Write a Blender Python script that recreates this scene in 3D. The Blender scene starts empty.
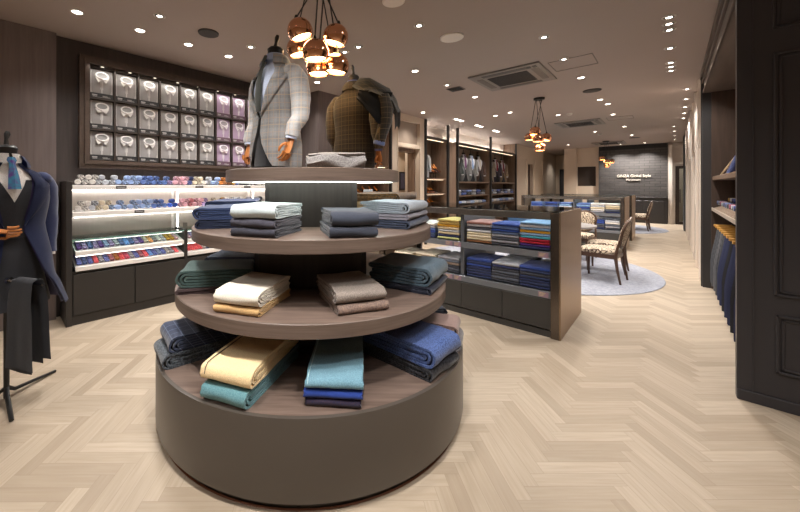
import bpy, bmesh, math, random
from mathutils import Vector, Matrix, noise
rnd = random.Random(7)
PI = math.pi
sc = bpy.context.scene
COL = sc.collection

# ------------------------------------------------------------------ camera
EYE = 1.42
FPX, CX, HY = 339.0, 335.0, 186.0
YAW = math.radians(44.8)
RV = Vector((math.cos(YAW), math.sin(YAW), 0)); FV = Vector((-math.sin(YAW), math.cos(YAW), 0))
cd = bpy.data.cameras.new('camera'); cam = bpy.data.objects.new('camera', cd); COL.objects.link(cam)
cam.location = (0, 0, EYE); cam.rotation_euler = (PI/2, 0, YAW)
cd.sensor_width = 36; cd.lens = 36*FPX/800
cd.shift_x = (400-CX)/800; cd.shift_y = -(256-HY)/800
cd.clip_start = .05; cd.clip_end = 100
sc.camera = cam

def rz2w(r, z): return RV*r + FV*z
def at(px, py, h):
    """point of the level plane z = h that the photograph shows at px, py"""
    z = FPX*(EYE-h)/(py-HY); r = (px-CX)/FPX*z
    v = rz2w(r, z); v.z = h
    return v

# ------------------------------------------------------------------ materials
def lin(c):
    return tuple(((x/255)/12.92 if x/255 <= .04045 else ((x/255+.055)/1.055)**2.4) for x in c)
MATS = {}
def new_mat(name):
    m = bpy.data.materials.new(name); m.use_nodes = True
    return m, m.node_tree, m.node_tree.nodes['Principled BSDF']
def nd(nt, typ, **kw):
    n = nt.nodes.new(typ)
    for k, v in kw.items():
        if k.startswith('i_'):
            n.inputs[int(k[2:]) if k[2:].isdigit() else k[2:]].default_value = v
        else: setattr(n, k, v)
    return n
def mth(nt, op, a, b=None, c=None):
    n = nt.nodes.new('ShaderNodeMath'); n.operation = op
    for i, v in enumerate((a, b, c)):
        if v is None: continue
        if isinstance(v, (int, float)): n.inputs[i].default_value = v
        else: nt.links.new(v, n.inputs[i])
    return n.outputs[0]
def mixc(nt, f, a, b):
    n = nt.nodes.new('ShaderNodeMix'); n.data_type = 'RGBA'
    for s, v in ((0, f), (6, a), (7, b)):
        if isinstance(v, (int, float)): n.inputs[s].default_value = v
        elif isinstance(v, tuple): n.inputs[s].default_value = (*v[:3], 1)
        else: nt.links.new(v, n.inputs[s])
    return n.outputs[2]
def obco(nt, scale=(1, 1, 1)):
    t = nt.nodes.new('ShaderNodeTexCoord'); m = nt.nodes.new('ShaderNodeMapping')
    m.inputs['Scale'].default_value = scale
    nt.links.new(t.outputs['Object'], m.inputs['Vector'])
    return m.outputs[0]
def plain(name, rgb, rough=.6, metal=0, spec=.5, coat=0, var=.0, vscale=6):
    if name in MATS: return MATS[name]
    m, nt, b = new_mat(name)
    c = lin(rgb)
    b.inputs['Roughness'].default_value = rough; b.inputs['Metallic'].default_value = metal
    b.inputs['Specular IOR Level'].default_value = spec; b.inputs['Coat Weight'].default_value = coat
    n = nd(nt, 'ShaderNodeTexNoise'); n.inputs['Scale'].default_value = vscale; n.inputs['Detail'].default_value = 4
    nt.links.new(obco(nt), n.inputs['Vector'])
    v = max(var, .04)
    nt.links.new(mixc(nt, n.outputs[0], tuple(x*(1-v) for x in c), tuple(min(1, x*(1+v)) for x in c)), b.inputs['Base Color'])
    MATS[name] = m
    return m
def wood(name, c1, c2, scale=(3, 3, 40), rough=.45, spec=.4):
    if name in MATS: return MATS[name]
    m, nt, b = new_mat(name)
    n = nd(nt, 'ShaderNodeTexNoise'); n.inputs['Scale'].default_value = 1; n.inputs['Detail'].default_value = 6; n.inputs['Roughness'].default_value = .65
    nt.links.new(obco(nt, scale), n.inputs['Vector'])
    r = nd(nt, 'ShaderNodeMapRange'); r.inputs[1].default_value = .3; r.inputs[2].default_value = .7
    nt.links.new(n.outputs[0], r.inputs[0])
    nt.links.new(mixc(nt, r.outputs[0], lin(c1), lin(c2)), b.inputs['Base Color'])
    b.inputs['Roughness'].default_value = rough; b.inputs['Specular IOR Level'].default_value = spec
    bp = nd(nt, 'ShaderNodeBump'); bp.inputs['Strength'].default_value = .08; bp.inputs['Distance'].default_value = .002
    nt.links.new(n.outputs[0], bp.inputs['Height']); nt.links.new(bp.outputs[0], b.inputs['Normal'])
    MATS[name] = m
    return m
def cloth(rgb, kind='plain', rgb2=None, sc_=1.0):
    """woven cloth; kind plain / tweed / window (window-pane check) / check / stripe"""
    key = f'cloth_{kind}_{rgb}_{rgb2}_{sc_}'
    if key in MATS: return MATS[key]
    m, nt, b = new_mat(key)
    c = lin(rgb); c2 = lin(rgb2) if rgb2 else tuple(x*.6 for x in c)
    b.inputs['Roughness'].default_value = .85; b.inputs['Specular IOR Level'].default_value = .2
    b.inputs['Sheen Weight'].default_value = .25; b.inputs['Sheen Roughness'].default_value = .5
    co = obco(nt)
    n = nd(nt, 'ShaderNodeTexNoise'); n.inputs['Scale'].default_value = 260 if kind != 'tweed' else 190*sc_; n.inputs['Detail'].default_value = 2
    nt.links.new(co, n.inputs['Vector'])
    r = nd(nt, 'ShaderNodeMapRange'); r.inputs[1].default_value = .36; r.inputs[2].default_value = .64
    nt.links.new(n.outputs[0], r.inputs[0])
    if kind == 'tweed': col = mixc(nt, r.outputs[0], c2, c)
    else: col = mixc(nt, r.outputs[0], tuple(x*.86 for x in c), tuple(min(1, x*1.12) for x in c))
    if kind in ('window', 'check', 'stripe'):
        s = nd(nt, 'ShaderNodeSeparateXYZ'); nt.links.new(co, s.inputs[0])
        u = mth(nt, 'ADD', s.outputs[0], mth(nt, 'MULTIPLY', s.outputs[1], .8 if kind != 'stripe' else 0.0)); w = s.outputs[2]
        if kind == 'window': u, w = s.outputs[0], mth(nt, 'ADD', s.outputs[1], mth(nt, 'MULTIPLY', s.outputs[2], .7))
        def line(x, f, wd, ph=0.0):
            fr = mth(nt, 'FRACT', mth(nt, 'ADD', mth(nt, 'MULTIPLY', x, f), 10+ph))
            return mth(nt, 'LESS_THAN', fr, wd)
        f = (16 if kind != 'stripe' else 90)*sc_
        if kind == 'window':
            col = mixc(nt, mth(nt, 'MULTIPLY', mth(nt, 'MAXIMUM', line(u, f, .07), line(w, f, .07)), .6), col, c2)
        elif kind == 'stripe':
            col = mixc(nt, line(u, f, .35), col, c2)
        else:
            lo = tuple(x*.55 for x in c)
            col = mixc(nt, mth(nt, 'MULTIPLY', mth(nt, 'ADD', line(u, f, .42, .3), line(w, f, .42, .3)), .3), col, lo)
            col = mixc(nt, mth(nt, 'MULTIPLY', mth(nt, 'MAXIMUM', line(u, f, .06, .1), line(w, f, .06, .1)), .75), col, c2)
            col = mixc(nt, mth(nt, 'MULTIPLY', mth(nt, 'MAXIMUM', line(u, f, .05, .62), line(w, f, .05, .62)), .5), col, c2)
    nt.links.new(col, b.inputs['Base Color'])
    bp = nd(nt, 'ShaderNodeBump'); bp.inputs['Strength'].default_value = .35; bp.inputs['Distance'].default_value = .0015
    nt.links.new(n.outputs[0], bp.inputs['Height']); nt.links.new(bp.outputs[0], b.inputs['Normal'])
    MATS[key] = m
    return m
def glow(name, rgb, strength):
    if name in MATS: return MATS[name]
    m, nt, b = new_mat(name)
    b.inputs['Base Color'].default_value = (*lin(rgb), 1)
    b.inputs['Emission Color'].default_value = (*lin(rgb), 1); b.inputs['Emission Strength'].default_value = strength
    MATS[name] = m
    return m
def glass(name, tint=(245, 250, 250), rough=.0):
    if name in MATS: return MATS[name]
    m, nt, b = new_mat(name)
    b.inputs['Base Color'].default_value = (*lin(tint), 1); b.inputs['Roughness'].default_value = rough
    b.inputs['Transmission Weight'].default_value = 1; b.inputs['IOR'].default_value = 1.45
    # thin sheet glass lets lamp light through
    tr = nd(nt, 'ShaderNodeBsdfTransparent'); gl = nd(nt, 'ShaderNodeBsdfGlossy'); gl.inputs['Roughness'].default_value = .02
    fr = nd(nt, 'ShaderNodeFresnel'); fr.inputs[0].default_value = 1.35
    tr.inputs[0].default_value = (*lin(tint), 1)
    mx = nd(nt, 'ShaderNodeMixShader'); nt.links.new(fr.outputs[0], mx.inputs[0]); nt.links.new(tr.outputs[0], mx.inputs[1]); nt.links.new(gl.outputs[0], mx.inputs[2])
    nt.links.new(mx.outputs[0], nt.nodes['Material Output'].inputs[0])
    MATS[name] = m
    return m

# ------------------------------------------------------------------ mesh helpers
def B(): return bmesh.new()
def box(bm, c, s, bev=0.0, rot=None, seg=1):
    M = Matrix.Translation(Vector(c)) @ (rot.to_4x4() if rot else Matrix.Identity(4)) @ Matrix.Diagonal((*s, 1))
    vs = bmesh.ops.create_cube(bm, size=1, matrix=M)['verts']
    if bev:
        es = list({e for v in vs for e in v.link_edges})
        bmesh.ops.bevel(bm, geom=es, offset=bev, segments=seg, affect='EDGES', profile=.6)
def bx(bm, x0, x1, y0, y1, z0, z1, bev=0.0): box(bm, ((x0+x1)/2, (y0+y1)/2, (z0+z1)/2), (abs(x1-x0), abs(y1-y0), abs(z1-z0)), bev)
def tube(bm, pts, rad, seg=8, cap=True, flat=None):
    pts = [Vector(p) for p in pts]
    if not isinstance(rad, (list, tuple)): rad = [rad]*len(pts)
    rings = []; up = None
    for i, p in enumerate(pts):
        d = (pts[min(i+1, len(pts)-1)]-pts[max(i-1, 0)]).normalized()
        if up is None:
            up = Vector((0, 0, 1)) if abs(d.z) < .9 else Vector((0, 1, 0))
        a = d.cross(up).normalized(); up = a.cross(d).normalized()
        ra, rb = (rad[i] if isinstance(rad[i], tuple) else (rad[i], rad[i]))
        rings.append([bm.verts.new(p + a*math.cos(2*PI*k/seg)*ra + up*math.sin(2*PI*k/seg)*rb) for k in range(seg)])
    for A, C in zip(rings, rings[1:]):
        for k in range(seg): bm.faces.new((A[k], A[(k+1) % seg], C[(k+1) % seg], C[k]))
    if cap:
        bm.faces.new(rings[0][::-1]); bm.faces.new(rings[-1])
def lathe(bm, prof, seg=48, c=(0, 0, 0), cap=True):
    c = Vector(c); rings = []
    for r, z in prof:
        rings.append([bm.verts.new(c + Vector((r*math.cos(2*PI*k/seg), r*math.sin(2*PI*k/seg), z))) for k in range(seg)])
    for A, C in zip(rings, rings[1:]):
        for k in range(seg): bm.faces.new((A[k], A[(k+1) % seg], C[(k+1) % seg], C[k]))
    if cap:
        bm.faces.new(rings[0][::-1]); bm.faces.new(rings[-1])
def sphere(bm, c, r, seg=16, s=(1, 1, 1)):
    bmesh.ops.create_uvsphere(bm, u_segments=seg, v_segments=max(6, seg//2), radius=r, matrix=Matrix.Translation(Vector(c)) @ Matrix.Diagonal((*s, 1)))
def grid(bm, rows, closed=False):
    R = [[bm.verts.new(p) for p in r] for r in rows]
    for A, C in zip(R, R[1:]):
        n = len(A)
        for k in range(n if closed else n-1): bm.faces.new((A[k], A[(k+1) % n], C[(k+1) % n], C[k]))
    return R
def prism(bm, poly, a, b, axis=1):
    """polygon given in the two other axes, extruded along axis from a to b"""
    def mk(p, t):
        q = list(p); q.insert(axis, t); return bm.verts.new(q)
    A = [mk(p, a) for p in poly]; C = [mk(p, b) for p in poly]; n = len(poly)
    bm.faces.new(A); bm.faces.new(C[::-1])
    for k in range(n): bm.faces.new((A[k], A[(k+1) % n], C[(k+1) % n], C[k]))
def ob(name, bm, mat, parent=None, smooth=None, loc=None, rz=None):
    bmesh.ops.recalc_face_normals(bm, faces=bm.faces[:])
    me = bpy.data.meshes.new(name); bm.to_mesh(me); bm.free()
    for m in (mat if isinstance(mat, list) else [mat]): me.materials.append(m)
    if smooth:
        for p in me.polygons: p.use_smooth = True
        me.set_sharp_from_angle(angle=math.radians(smooth))
    o = bpy.data.objects.new(name, me); COL.objects.link(o)
    if parent: o.parent = parent
    if loc is not None: o.location = loc
    if rz is not None: o.rotation_euler.z = rz
    return o
def tag(o, label, cat, group=None, kind=None):
    o['label'] = label; o['category'] = cat
    if group: o['group'] = group
    if kind: o['kind'] = kind
    return o
def thing(name, label, cat, loc=(0, 0, 0), rz=0.0, group=None, kind=None):
    o = bpy.data.objects.new(name, None); COL.objects.link(o); o.empty_display_size = .1
    o.location = loc; o.rotation_euler.z = rz
    return tag(o, label, cat, group, kind)
def struct(name, bm, mat, label, cat='wall', smooth=None):
    return tag(ob(name, bm, mat, None, smooth), label, cat, None, 'structure')
KIDS = {}
def dup(root, loc, rz=None, label=None, mats=None):
    """a copy of a thing with copies of its parts and their sub-parts"""
    if root.name not in KIDS:
        KIDS[root.name] = [(c, list(c.children)) for c in root.children]
    r = root.copy(); COL.objects.link(r); r.location = loc
    if rz is not None: r.rotation_euler.z = rz
    if label: r['label'] = label
    for c, gs in KIDS[root.name]:
        d = c.copy(); COL.objects.link(d); d.parent = r
        for g in gs:
            e = g.copy(); COL.objects.link(e); e.parent = d
    return r
ORD = ['zeroth', 'first', 'second', 'third', 'fourth', 'fifth', 'sixth', 'seventh', 'eighth', 'ninth', 'tenth', 'eleventh', 'twelfth', 'thirteenth', 'fourteenth', 'fifteenth', 'sixteenth', 'seventeenth', 'eighteenth', 'nineteenth', 'twentieth'] 
for _t, _o in (('twenty', 'thirtieth'), ('thirty', 'fortieth'), ('forty', 'fiftieth'), ('fifty', 'sixtieth'), ('sixty', 'seventieth'), ('seventy', 'eightieth')):
    ORD += [f'{_t}-{w}' for w in ORD[1:10]] + [_o]

# ------------------------------------------------------------------ shared materials
M_dark = plain('dark laminate', (54, 51, 49), .5, spec=.35)
M_black = plain('black paint', (30, 29, 30), .45)
M_wallwood = wood('brown wall veneer', (108, 97, 95), (128, 116, 113), (26, 26, 1.2), .55)
M_unitwood = wood('walnut veneer', (104, 84, 70), (136, 112, 94), (22, 22, 1.5), .5)
M_discwood = wood('dark oak edge', (92, 78, 70), (122, 106, 97), (2.5, 2.5, 70), .42)
M_topwood = wood('dark oak top', (92, 77, 70), (128, 110, 100), (3, 46, 4), .3, .5)
M_white = plain('white paint', (226, 216, 206), .5)
M_cream = plain('cream paint', (214, 196, 176), .55)
M_shelfwhite = plain('white lacquer', (238, 235, 232), .35)
M_chrome = plain('chrome', (210, 210, 212), .15, 1)
M_bronze = plain('dark bronze metal', (164, 140, 118), .38, .85)
M_copper = plain('polished copper', (244, 184, 146), .12, 1)
M_led = glow('led white', (255, 250, 244), 7)
LAMP = 70.0
EXPO = 0.34
# ================================================================== setting
CEIL = 3.05
XL, XU, XR = -4.73, -4.27, .33
# herringbone oak floor
def floor_mat():
    m, nt, b = new_mat('herringbone oak'); W, N = .0705, 6
    t = nt.nodes.new('ShaderNodeTexCoord'); s = nd(nt, 'ShaderNodeSeparateXYZ'); nt.links.new(t.outputs['Object'], s.inputs[0])
    x, y = s.outputs[0], s.outputs[1]; k = .70710678/W
    p = mth(nt, 'ADD', mth(nt, 'MULTIPLY', mth(nt, 'ADD', x, y), k), 609.26)
    q = mth(nt, 'ADD', mth(nt, 'MULTIPLY', mth(nt, 'SUBTRACT', y, x), k), 600.31)
    i, j = mth(nt, 'FLOOR', p), mth(nt, 'FLOOR', q)
    kk = mth(nt, 'FLOORED_MODULO', mth(nt, 'SUBTRACT', i, j), 2*N)
    hz = mth(nt, 'LESS_THAN', kk, N-.5); vt = mth(nt, 'SUBTRACT', 1, hz)
    fp, fq = mth(nt, 'SUBTRACT', p, i), mth(nt, 'SUBTRACT', q, j)
    kv = mth(nt, 'SUBTRACT', 2*N-1, kk)
    ida = mth(nt, 'ADD', mth(nt, 'MULTIPLY', hz, mth(nt, 'SUBTRACT', i, kk)), mth(nt, 'MULTIPLY', vt, i))
    idb = mth(nt, 'ADD', mth(nt, 'MULTIPLY', hz, j), mth(nt, 'MULTIPLY', vt, mth(nt, 'SUBTRACT', j, kv)))
    al = mth(nt, 'ADD', mth(nt, 'MULTIPLY', hz, mth(nt, 'ADD', kk, fp)), mth(nt, 'MULTIPLY', vt, mth(nt, 'ADD', kv, fq)))
    ac = mth(nt, 'ADD', mth(nt, 'MULTIPLY', hz, fq), mth(nt, 'MULTIPLY', vt, fp))
    cv = nd(nt, 'ShaderNodeCombineXYZ'); nt.links.new(ida, cv.inputs[0]); nt.links.new(idb, cv.inputs[1]); nt.links.new(hz, cv.inputs[2])
    wn = nd(nt, 'ShaderNodeTexWhiteNoise'); wn.noise_dimensions = '3D'; nt.links.new(cv.outputs[0], wn.inputs['Vector'])
    gv = nd(nt, 'ShaderNodeCombineXYZ')
    nt.links.new(mth(nt, 'MULTIPLY', al, .3), gv.inputs[0]); nt.links.new(mth(nt, 'MULTIPLY', ac, 4.5), gv.inputs[1]); nt.links.new(mth(nt, 'MULTIPLY', wn.outputs[0], 90), gv.inputs[2])
    n = nd(nt, 'ShaderNodeTexNoise'); n.inputs['Scale'].default_value = 1; n.inputs['Detail'].default_value = 5; nt.links.new(gv.outputs[0], n.inputs['Vector'])
    c1 = mixc(nt, wn.outputs[0], lin((174, 158, 139)), lin((200, 185, 166)))
    g = nd(nt, 'ShaderNodeMapRange'); g.inputs[1].default_value = .3; g.inputs[2].default_value = .75; g.inputs[3].default_value = .4; g.inputs[4].default_value = 0
    nt.links.new(n.outputs[0], g.inputs[0])
    c2 = mixc(nt, g.outputs[0], c1, lin((156, 136, 113)))
    edge = mth(nt, 'MINIMUM', mth(nt, 'MINIMUM', ac, mth(nt, 'SUBTRACT', 1, ac)), mth(nt, 'MINIMUM', al, mth(nt, 'SUBTRACT', N, al)))
    ln = mth(nt, 'LESS_THAN', edge, .02)
    c3 = mixc(nt, mth(nt, 'MULTIPLY', ln, .3), c2, lin((130, 110, 90)))
    nt.links.new(c3, b.inputs['Base Color'])
    b.inputs['Roughness'].default_value = .42; b.inputs['Specular IOR Level'].default_value = .4
    bp = nd(nt, 'ShaderNodeBump'); bp.inputs['Strength'].default_value = .12; bp.inputs['Distance'].default_value = .002
    nt.links.new(n.outputs[0], bp.inputs['Height']); nt.links.new(bp.outputs[0], b.inputs['Normal'])
    return m
bm = B(); bx(bm, -6.6, 3, -3, 21.3, -.1, 0)
struct('floor', bm, floor_mat(), 'pale oak herringbone parquet floor running through the whole shop', 'floor')
bm = B(); bx(bm, -6.6, 3, -3, 21.3, CEIL, CEIL+.1)
struct('ceiling', bm, plain('taupe ceiling paint', (164, 149, 140), .7, var=.03, vscale=1), 'taupe painted ceiling dotted with recessed downlights', 'ceiling')
# left side
bm = B(); bx(bm, XL-.1, XL+.08, -3, .47, 0, CEIL)
struct('wall_left', bm, M_wallwood, 'brown wood veneer wall panel behind the navy coat mannequin')
bm = B(); bx(bm, XL-.1, XL, .47, 3.9, 0, CEIL)
struct('wall_left', bm, wood('dark brown wall', (68, 61, 60), (80, 72, 70), (30, 30, 1.5), .6), 'dark brown wall carrying the framed shirt display')
bm = B(); bx(bm, -6.6, -6.5, 3.9, 21.3, 0, CEIL)
struct('wall_left', bm, M_cream, 'cream outer wall seen through the fitting room doorway')
bm = B(); bx(bm, XL-.1, XU-.1, 3.9, 3.96, 0, CEIL); bx(bm, XU-.1, XU, 3.9, 4.75, 0, CEIL)
struct('wall_left', bm, M_wallwood, 'brown veneer pier standing between shirt wall and shoe shelves')
# back side
bm = B(); bx(bm, -2.16, -.1, 17.8, 17.95, 0, 2.88)
def brick_mat():
    m, nt, b = new_mat('black brick tile')
    t = nt.nodes.new('ShaderNodeTexCoord'); s = nd(nt, 'ShaderNodeSeparateXYZ'); nt.links.new(t.outputs['Object'], s.inputs[0])
    cv = nd(nt, 'ShaderNodeCombineXYZ'); nt.links.new(s.outputs[0], cv.inputs[0]); nt.links.new(s.outputs[2], cv.inputs[1])
    br = nd(nt, 'ShaderNodeTexBrick'); nt.links.new(cv.outputs[0], br.inputs['Vector'])
    br.inputs['Scale'].default_value = 1; br.inputs['Brick Width'].default_value = .3; br.inputs['Row Height'].default_value = .1
    br.inputs['Mortar Size'].default_value = .006; br.inputs['Mortar Smooth'].default_value = .2
    br.inputs['Color1'].default_value = (*lin((78, 74, 72)), 1); br.inputs['Color2'].default_value = (*lin((68, 64, 63)), 1); br.inputs['Mortar'].default_value = (*lin((34, 32, 31)), 1)
    nt.links.new(br.outputs[0], b.inputs['Base Color']); b.inputs['Roughness'].default_value = .5
    bp = nd(nt, 'ShaderNodeBump'); bp.inputs['Strength'].default_value = .6; bp.inputs['Distance'].default_value = .01; bp.invert = True
    nt.links.new(br.outputs['Fac'], bp.inputs['Height']); nt.links.new(bp.outputs[0], b.inputs['Normal'])
    return m
wb = struct('wall_back', bm, brick_mat(), 'black brick-tiled end wall carrying the metal shop sign')
bm = B(); bx(bm, -2.16, -.1, 17.83, 17.95, 2.88, CEIL)
struct('wall_back', bm, M_black, 'black band of wall above the brick tiling')
bm = B(); bx(bm, -2.12, -.12, 17.62, 17.795, 0, .97)
for k in range(3): bx(bm, -2.05+k*.64, -1.47+k*.64, 17.607, 17.63, .1, .86, .006)
bx(bm, -2.14, -.1, 17.6, 17.795, .97, 1.0, .004)
struct('trim_1', bm, plain('charcoal joinery', (52, 49, 48), .4), 'charcoal panelled ledge along the foot of the black brick wall', 'ledge')
bm = B(); bx(bm, -.09, .02, 17.7, 17.95, 0, 2.96); bx(bm, .02, 1.2, 17.86, 17.95, 2.17, CEIL); bx(bm, .02, .09, 17.82, 17.95, 0, 2.3)
bx(bm, .09, 1.2, 17.80, 17.86, 2.24, 2.32); bx(bm, .02, 1.2, 17.78, 17.86, 2.88, 2.96)
struct('wall_back', bm, M_white, 'white column and transom wall beside the black brick wall')
d = thing('door_1', 'tall dark framed glass door at the far end beside the white column', 'door', (.1, 17.86, 0), 0, None, 'structure')
bm = B(); bx(bm, 0, .1, -.03, .03, 0, 2.16); bx(bm, .62, .72, -.03, .03, 0, 2.16); bx(bm, .1, .62, -.03, .03, 2.06, 2.16); bx(bm, .1, .62, -.03, .03, 0, .1)
ob('door_frame', bm, plain('dark walnut frame', (58, 46, 40), .4), d)
bm = B(); bx(bm, .1, .62, -.006, .006, .1, 2.06)
ob('door_pane', bm, glass('door glass'), d)
bm = B(); tube(bm, [(.12, -.05, .8), (.12, -.05, 1.3)], .012)
ob('door_handle', bm, M_chrome, d, 40)
bm = B(); bx(bm, -3.38, -2.92, 17.78, 18.3, 0, CEIL)
struct('wall_back', bm, M_cream, 'cream square column standing at the end of the hallway')
bm = B(); bx(bm, -2.92, -2.16, 17.9, 18.0, 2.25, CEIL); bx(bm, -2.27, -2.16, 17.9, 18.0, 0, 2.25); bx(bm, -2.92, -2.27, 17.94, 18.0, 0, 1.42)
struct('wall_back', bm, M_cream, 'cream wall around the dark niche beside the black brick wall')
bm = B(); bx(bm, -2.92, -2.27, 18.05, 18.15, 1.42, 2.25)
struct('wall_back', bm, plain('dark brown niche', (52, 42, 36), .6), 'dark brown panel closing the niche in the cream wall', 'niche')
bm = B(); bx(bm, -6.6, 3, 21.2, 21.3, 0, CEIL)
struct('wall_back', bm, M_cream, 'cream wall closing the side hallway far behind')
bm = B(); bx(bm, 1.2, 3, 17.86, 17.95, 0, CEIL); bx(bm, -2.2, 3, 19.6, 19.7, 0, CEIL)
struct('wall_back', bm, M_cream, 'cream wall seen through the far glass door')
d = thing('door_2', 'dark grey flush door at the end of the side hallway', 'door', (-4.15, 21.18, 0), 0, None, 'structure')
bm = B(); bx(bm, 0, .95, -.03, .02, 0, 2.25)
ob('door_leaf', bm, plain('dark grey door', (62, 62, 66), .5), d)
bm = B(); bx(bm, -.06, 0, -.05, .02, 0, 2.3); bx(bm, .95, 1.01, -.05, .02, 0, 2.3); bx(bm, 0, .95, -.05, .02, 2.25, 2.3); bx(bm, .2, .22, -.04, -.03, 0, 2.25)
ob('door_frame', bm, plain('near black', (40, 40, 43), .5), d)
# right side : white panelled wall
bm = B(); bx(bm, XR, XR+.12, 7.3, 16.2, 0, CEIL)
struct('wall_right', bm, M_white, 'long white panelled wall running down the aisle', 'wall')
for k, y in enumerate([7.5, 8.55, 9.55, 10.6, 11.7, 12.9, 14.1]):
    bm = B(); bx(bm, XR-.035, XR, y, y+.16, 0, CEIL-.003, .006); bx(bm, XR-.05, XR, y+.03, y+.13, 2.0, CEIL-.01, .006)
    struct(f'trim_{k+2}', bm, M_white, f'white pilaster on the aisle wall, {ORD[k+1]} from the dark shelf recess', 'pilaster')
for k, y in enumerate([9.38, 10.95]):
    bm = B(); bx(bm, XR-.012, XR-.001, y, y+.13, .02, 1.07, .002)
    tag(ob('pull_panel', bm, [plain('brown leather pull', (120, 98, 82), .5), M_black][k]), ['brown low upright pull panel set in the white aisle wall', 'black low upright pull panel set in the white aisle wall'][k], 'door pull')
bm = B()
rows = []
for z in (.02, 1.0, 2.0, CEIL-.04):
    rows.append([(XR-.045+.022*math.sin(k*1.7), 15.1+k*.05, z) for k in range(15)])
grid(bm, rows)
for v in list(bm.verts): pass
bmesh.ops.solidify(bm, geom=bm.faces[:], thickness=.012)
tag(ob('curtain', bm, cloth((38, 38, 44)), None, 60), 'dark charcoal curtain hanging at the far end of the white wall', 'curtain')
bm = B(); bx(bm, XR-.02, 3, 16.2, 16.3, 2.6, CEIL)
struct('trim_20', bm, M_white, 'white lintel over the far end of the aisle', 'lintel')
# right recess with shelves
bm = B(); bx(bm, XR+.52, XR+.62, 3.5, 7.3, 0, CEIL)
struct('wall_right', bm, M_unitwood, 'brown veneer back of the trouser recess')
bm = B(); bx(bm, XR-.02, XR+.06, 7.02, 7.3, 0, 2.96); bx(bm, XR-.035, XR+.0, 7.06, 7.12, 0, 2.96, .004)
struct('trim_21', bm, plain('dark grey jamb', (54, 52, 52), .45), 'dark grey jamb at the far end of the trouser recess', 'jamb')
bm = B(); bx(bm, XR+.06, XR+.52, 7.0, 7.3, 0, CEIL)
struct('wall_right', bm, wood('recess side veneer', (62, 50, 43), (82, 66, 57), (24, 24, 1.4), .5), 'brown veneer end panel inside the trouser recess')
bm = B(); bx(bm, XR-.01, XR+.06, 3.58, 7.3, 2.72, 3.049); bx(bm, XR-.035, XR, 3.58, 7.3, 2.97, 3.049, .004); bx(bm, XR-.028, XR, 3.58, 7.3, 2.86, 2.91, .004); bx(bm, XR-.02, XR, 3.58, 7.3, 2.72, 2.76, .004)
bx(bm, XR+.06, XR+.52, 3.58, 7.0, 2.72, 2.76)
struct('trim_22', bm, wood('brown cornice', (84, 72, 64), (98, 85, 76), (20, 2, 20), .5), 'brown moulded cornice over the trouser recess', 'cornice')
# black panelled wall closing the right of the view
bm = B(); bx(bm, .31, 3, 3.51, 3.58, 0, CEIL)
MB_ = plain('black satin panelling', (58, 57, 62), .42, spec=.4)
w = struct('wall_front', bm, MB_, 'black panelled wall with raised mouldings facing the room', 'wall')
def moulding(x0, x1, z0, z1, nm):
    bm = B()
    for o_, t_ in ((0, .014), (.022, .008)):
        a, b_, c, d_ = x0+o_, x1-o_, z0+o_, z1-o_
        bx(bm, a, a+.014, 3.51-t_, 3.51, c, d_, .003); bx(bm, b_-.014, b_, 3.51-t_, 3.51, c, d_, .003)
        bx(bm, a, b_, 3.51-t_, 3.51, c, c+.014, .003); bx(bm, a, b_, 3.51-t_, 3.51, d_-.014, d_, .003)
    struct(nm, bm, MB_, {'trim_23': 'tall upper moulding frame on the black panelled wall', 'trim_24': 'low moulding frame near the foot of the black panelled wall', 'trim_25': 'short moulding frame high on the black panelled wall'}[nm], 'moulding')
moulding(.462, 1.6, .72, 2.27, 'trim_23'); moulding(.47, 1.6, .23, .6, 'trim_24'); moulding(.455, 1.6, 2.42, 2.97, 'trim_25')
bm = B(); bx(bm, .312, 3, 3.498, 3.51, 0, .07, .003); bx(bm, .378, .384, 3.504, 3.51, .07, CEIL)
struct('baseboard_front', bm, MB_, 'black baseboard under the black panelled wall', 'baseboard')
# behind the viewer
bm = B(); bx(bm, 2.9, 3, -3, 3.51, 0, CEIL); bx(bm, -4.65, 3, -3, -2.9, 0, CEIL)
struct('wall_behind', bm, M_cream, 'cream walls behind the viewer closing the shop')

# ------------------------------------------------------------------ ceiling fittings
M_lens = glow('downlight lens', (255, 244, 232), 12)
M_trim = plain('white trim ring', (205, 198, 190), .4)
M_gimb = plain('dark gimbal', (60, 56, 54), .35, .5)
M_grey = plain('grey grille', (96, 88, 82), .5)
def mk_down(gimbal):
    t = thing('downlight', 'x', 'downlight', (0, 0, 0), 0, 'recessed ceiling downlights')
    bm = B(); lathe(bm, [(.04, -.001), (.042, -.006), (.052, -.006), (.055, -.0)], 24, cap=False)
    ob('trim_ring', bm, M_trim, t, 40)
    if gimbal:
        bm = B(); lathe(bm, [(.04, -.001), (.038, -.005), (.024, -.007), (.022, -.004)], 24, cap=False)
        ob('gimbal', bm, M_gimb, t, 40)
        bm = B(); lathe(bm, [(.001, -.0075), (.023, -.0055)], 20, cap=False)
    else:
        bm = B(); lathe(bm, [(.001, -.003), (.04, -.002)], 20, cap=False)
    ob('lens', bm, M_lens, t)
    return t
D0, D1 = mk_down(0), mk_down(1); USED = set()
SPOTS = []
def down(pos, label, gimbal=0, lamp=True):
    pr = (D0, D1)[gimbal]
    p = (pos[0], pos[1], CEIL)
    if pr.name in USED: dup(pr, p, 0, label)
    else: pr.location = p; pr['label'] = label; USED.add(pr.name)
    if lamp: SPOTS.append((pos[0], pos[1], gimbal))
def cpx(x, y): return at(x, y, CEIL)
row = [(-3.95, 1.08+.5*k) for k in range(6)] + [(-3.95, .55)]
for k, p in enumerate(sorted(row, key=lambda q: q[1])):
    down(p, f'plain round downlight, {ORD[k+1]} along the row washing the framed shirt wall')
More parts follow.
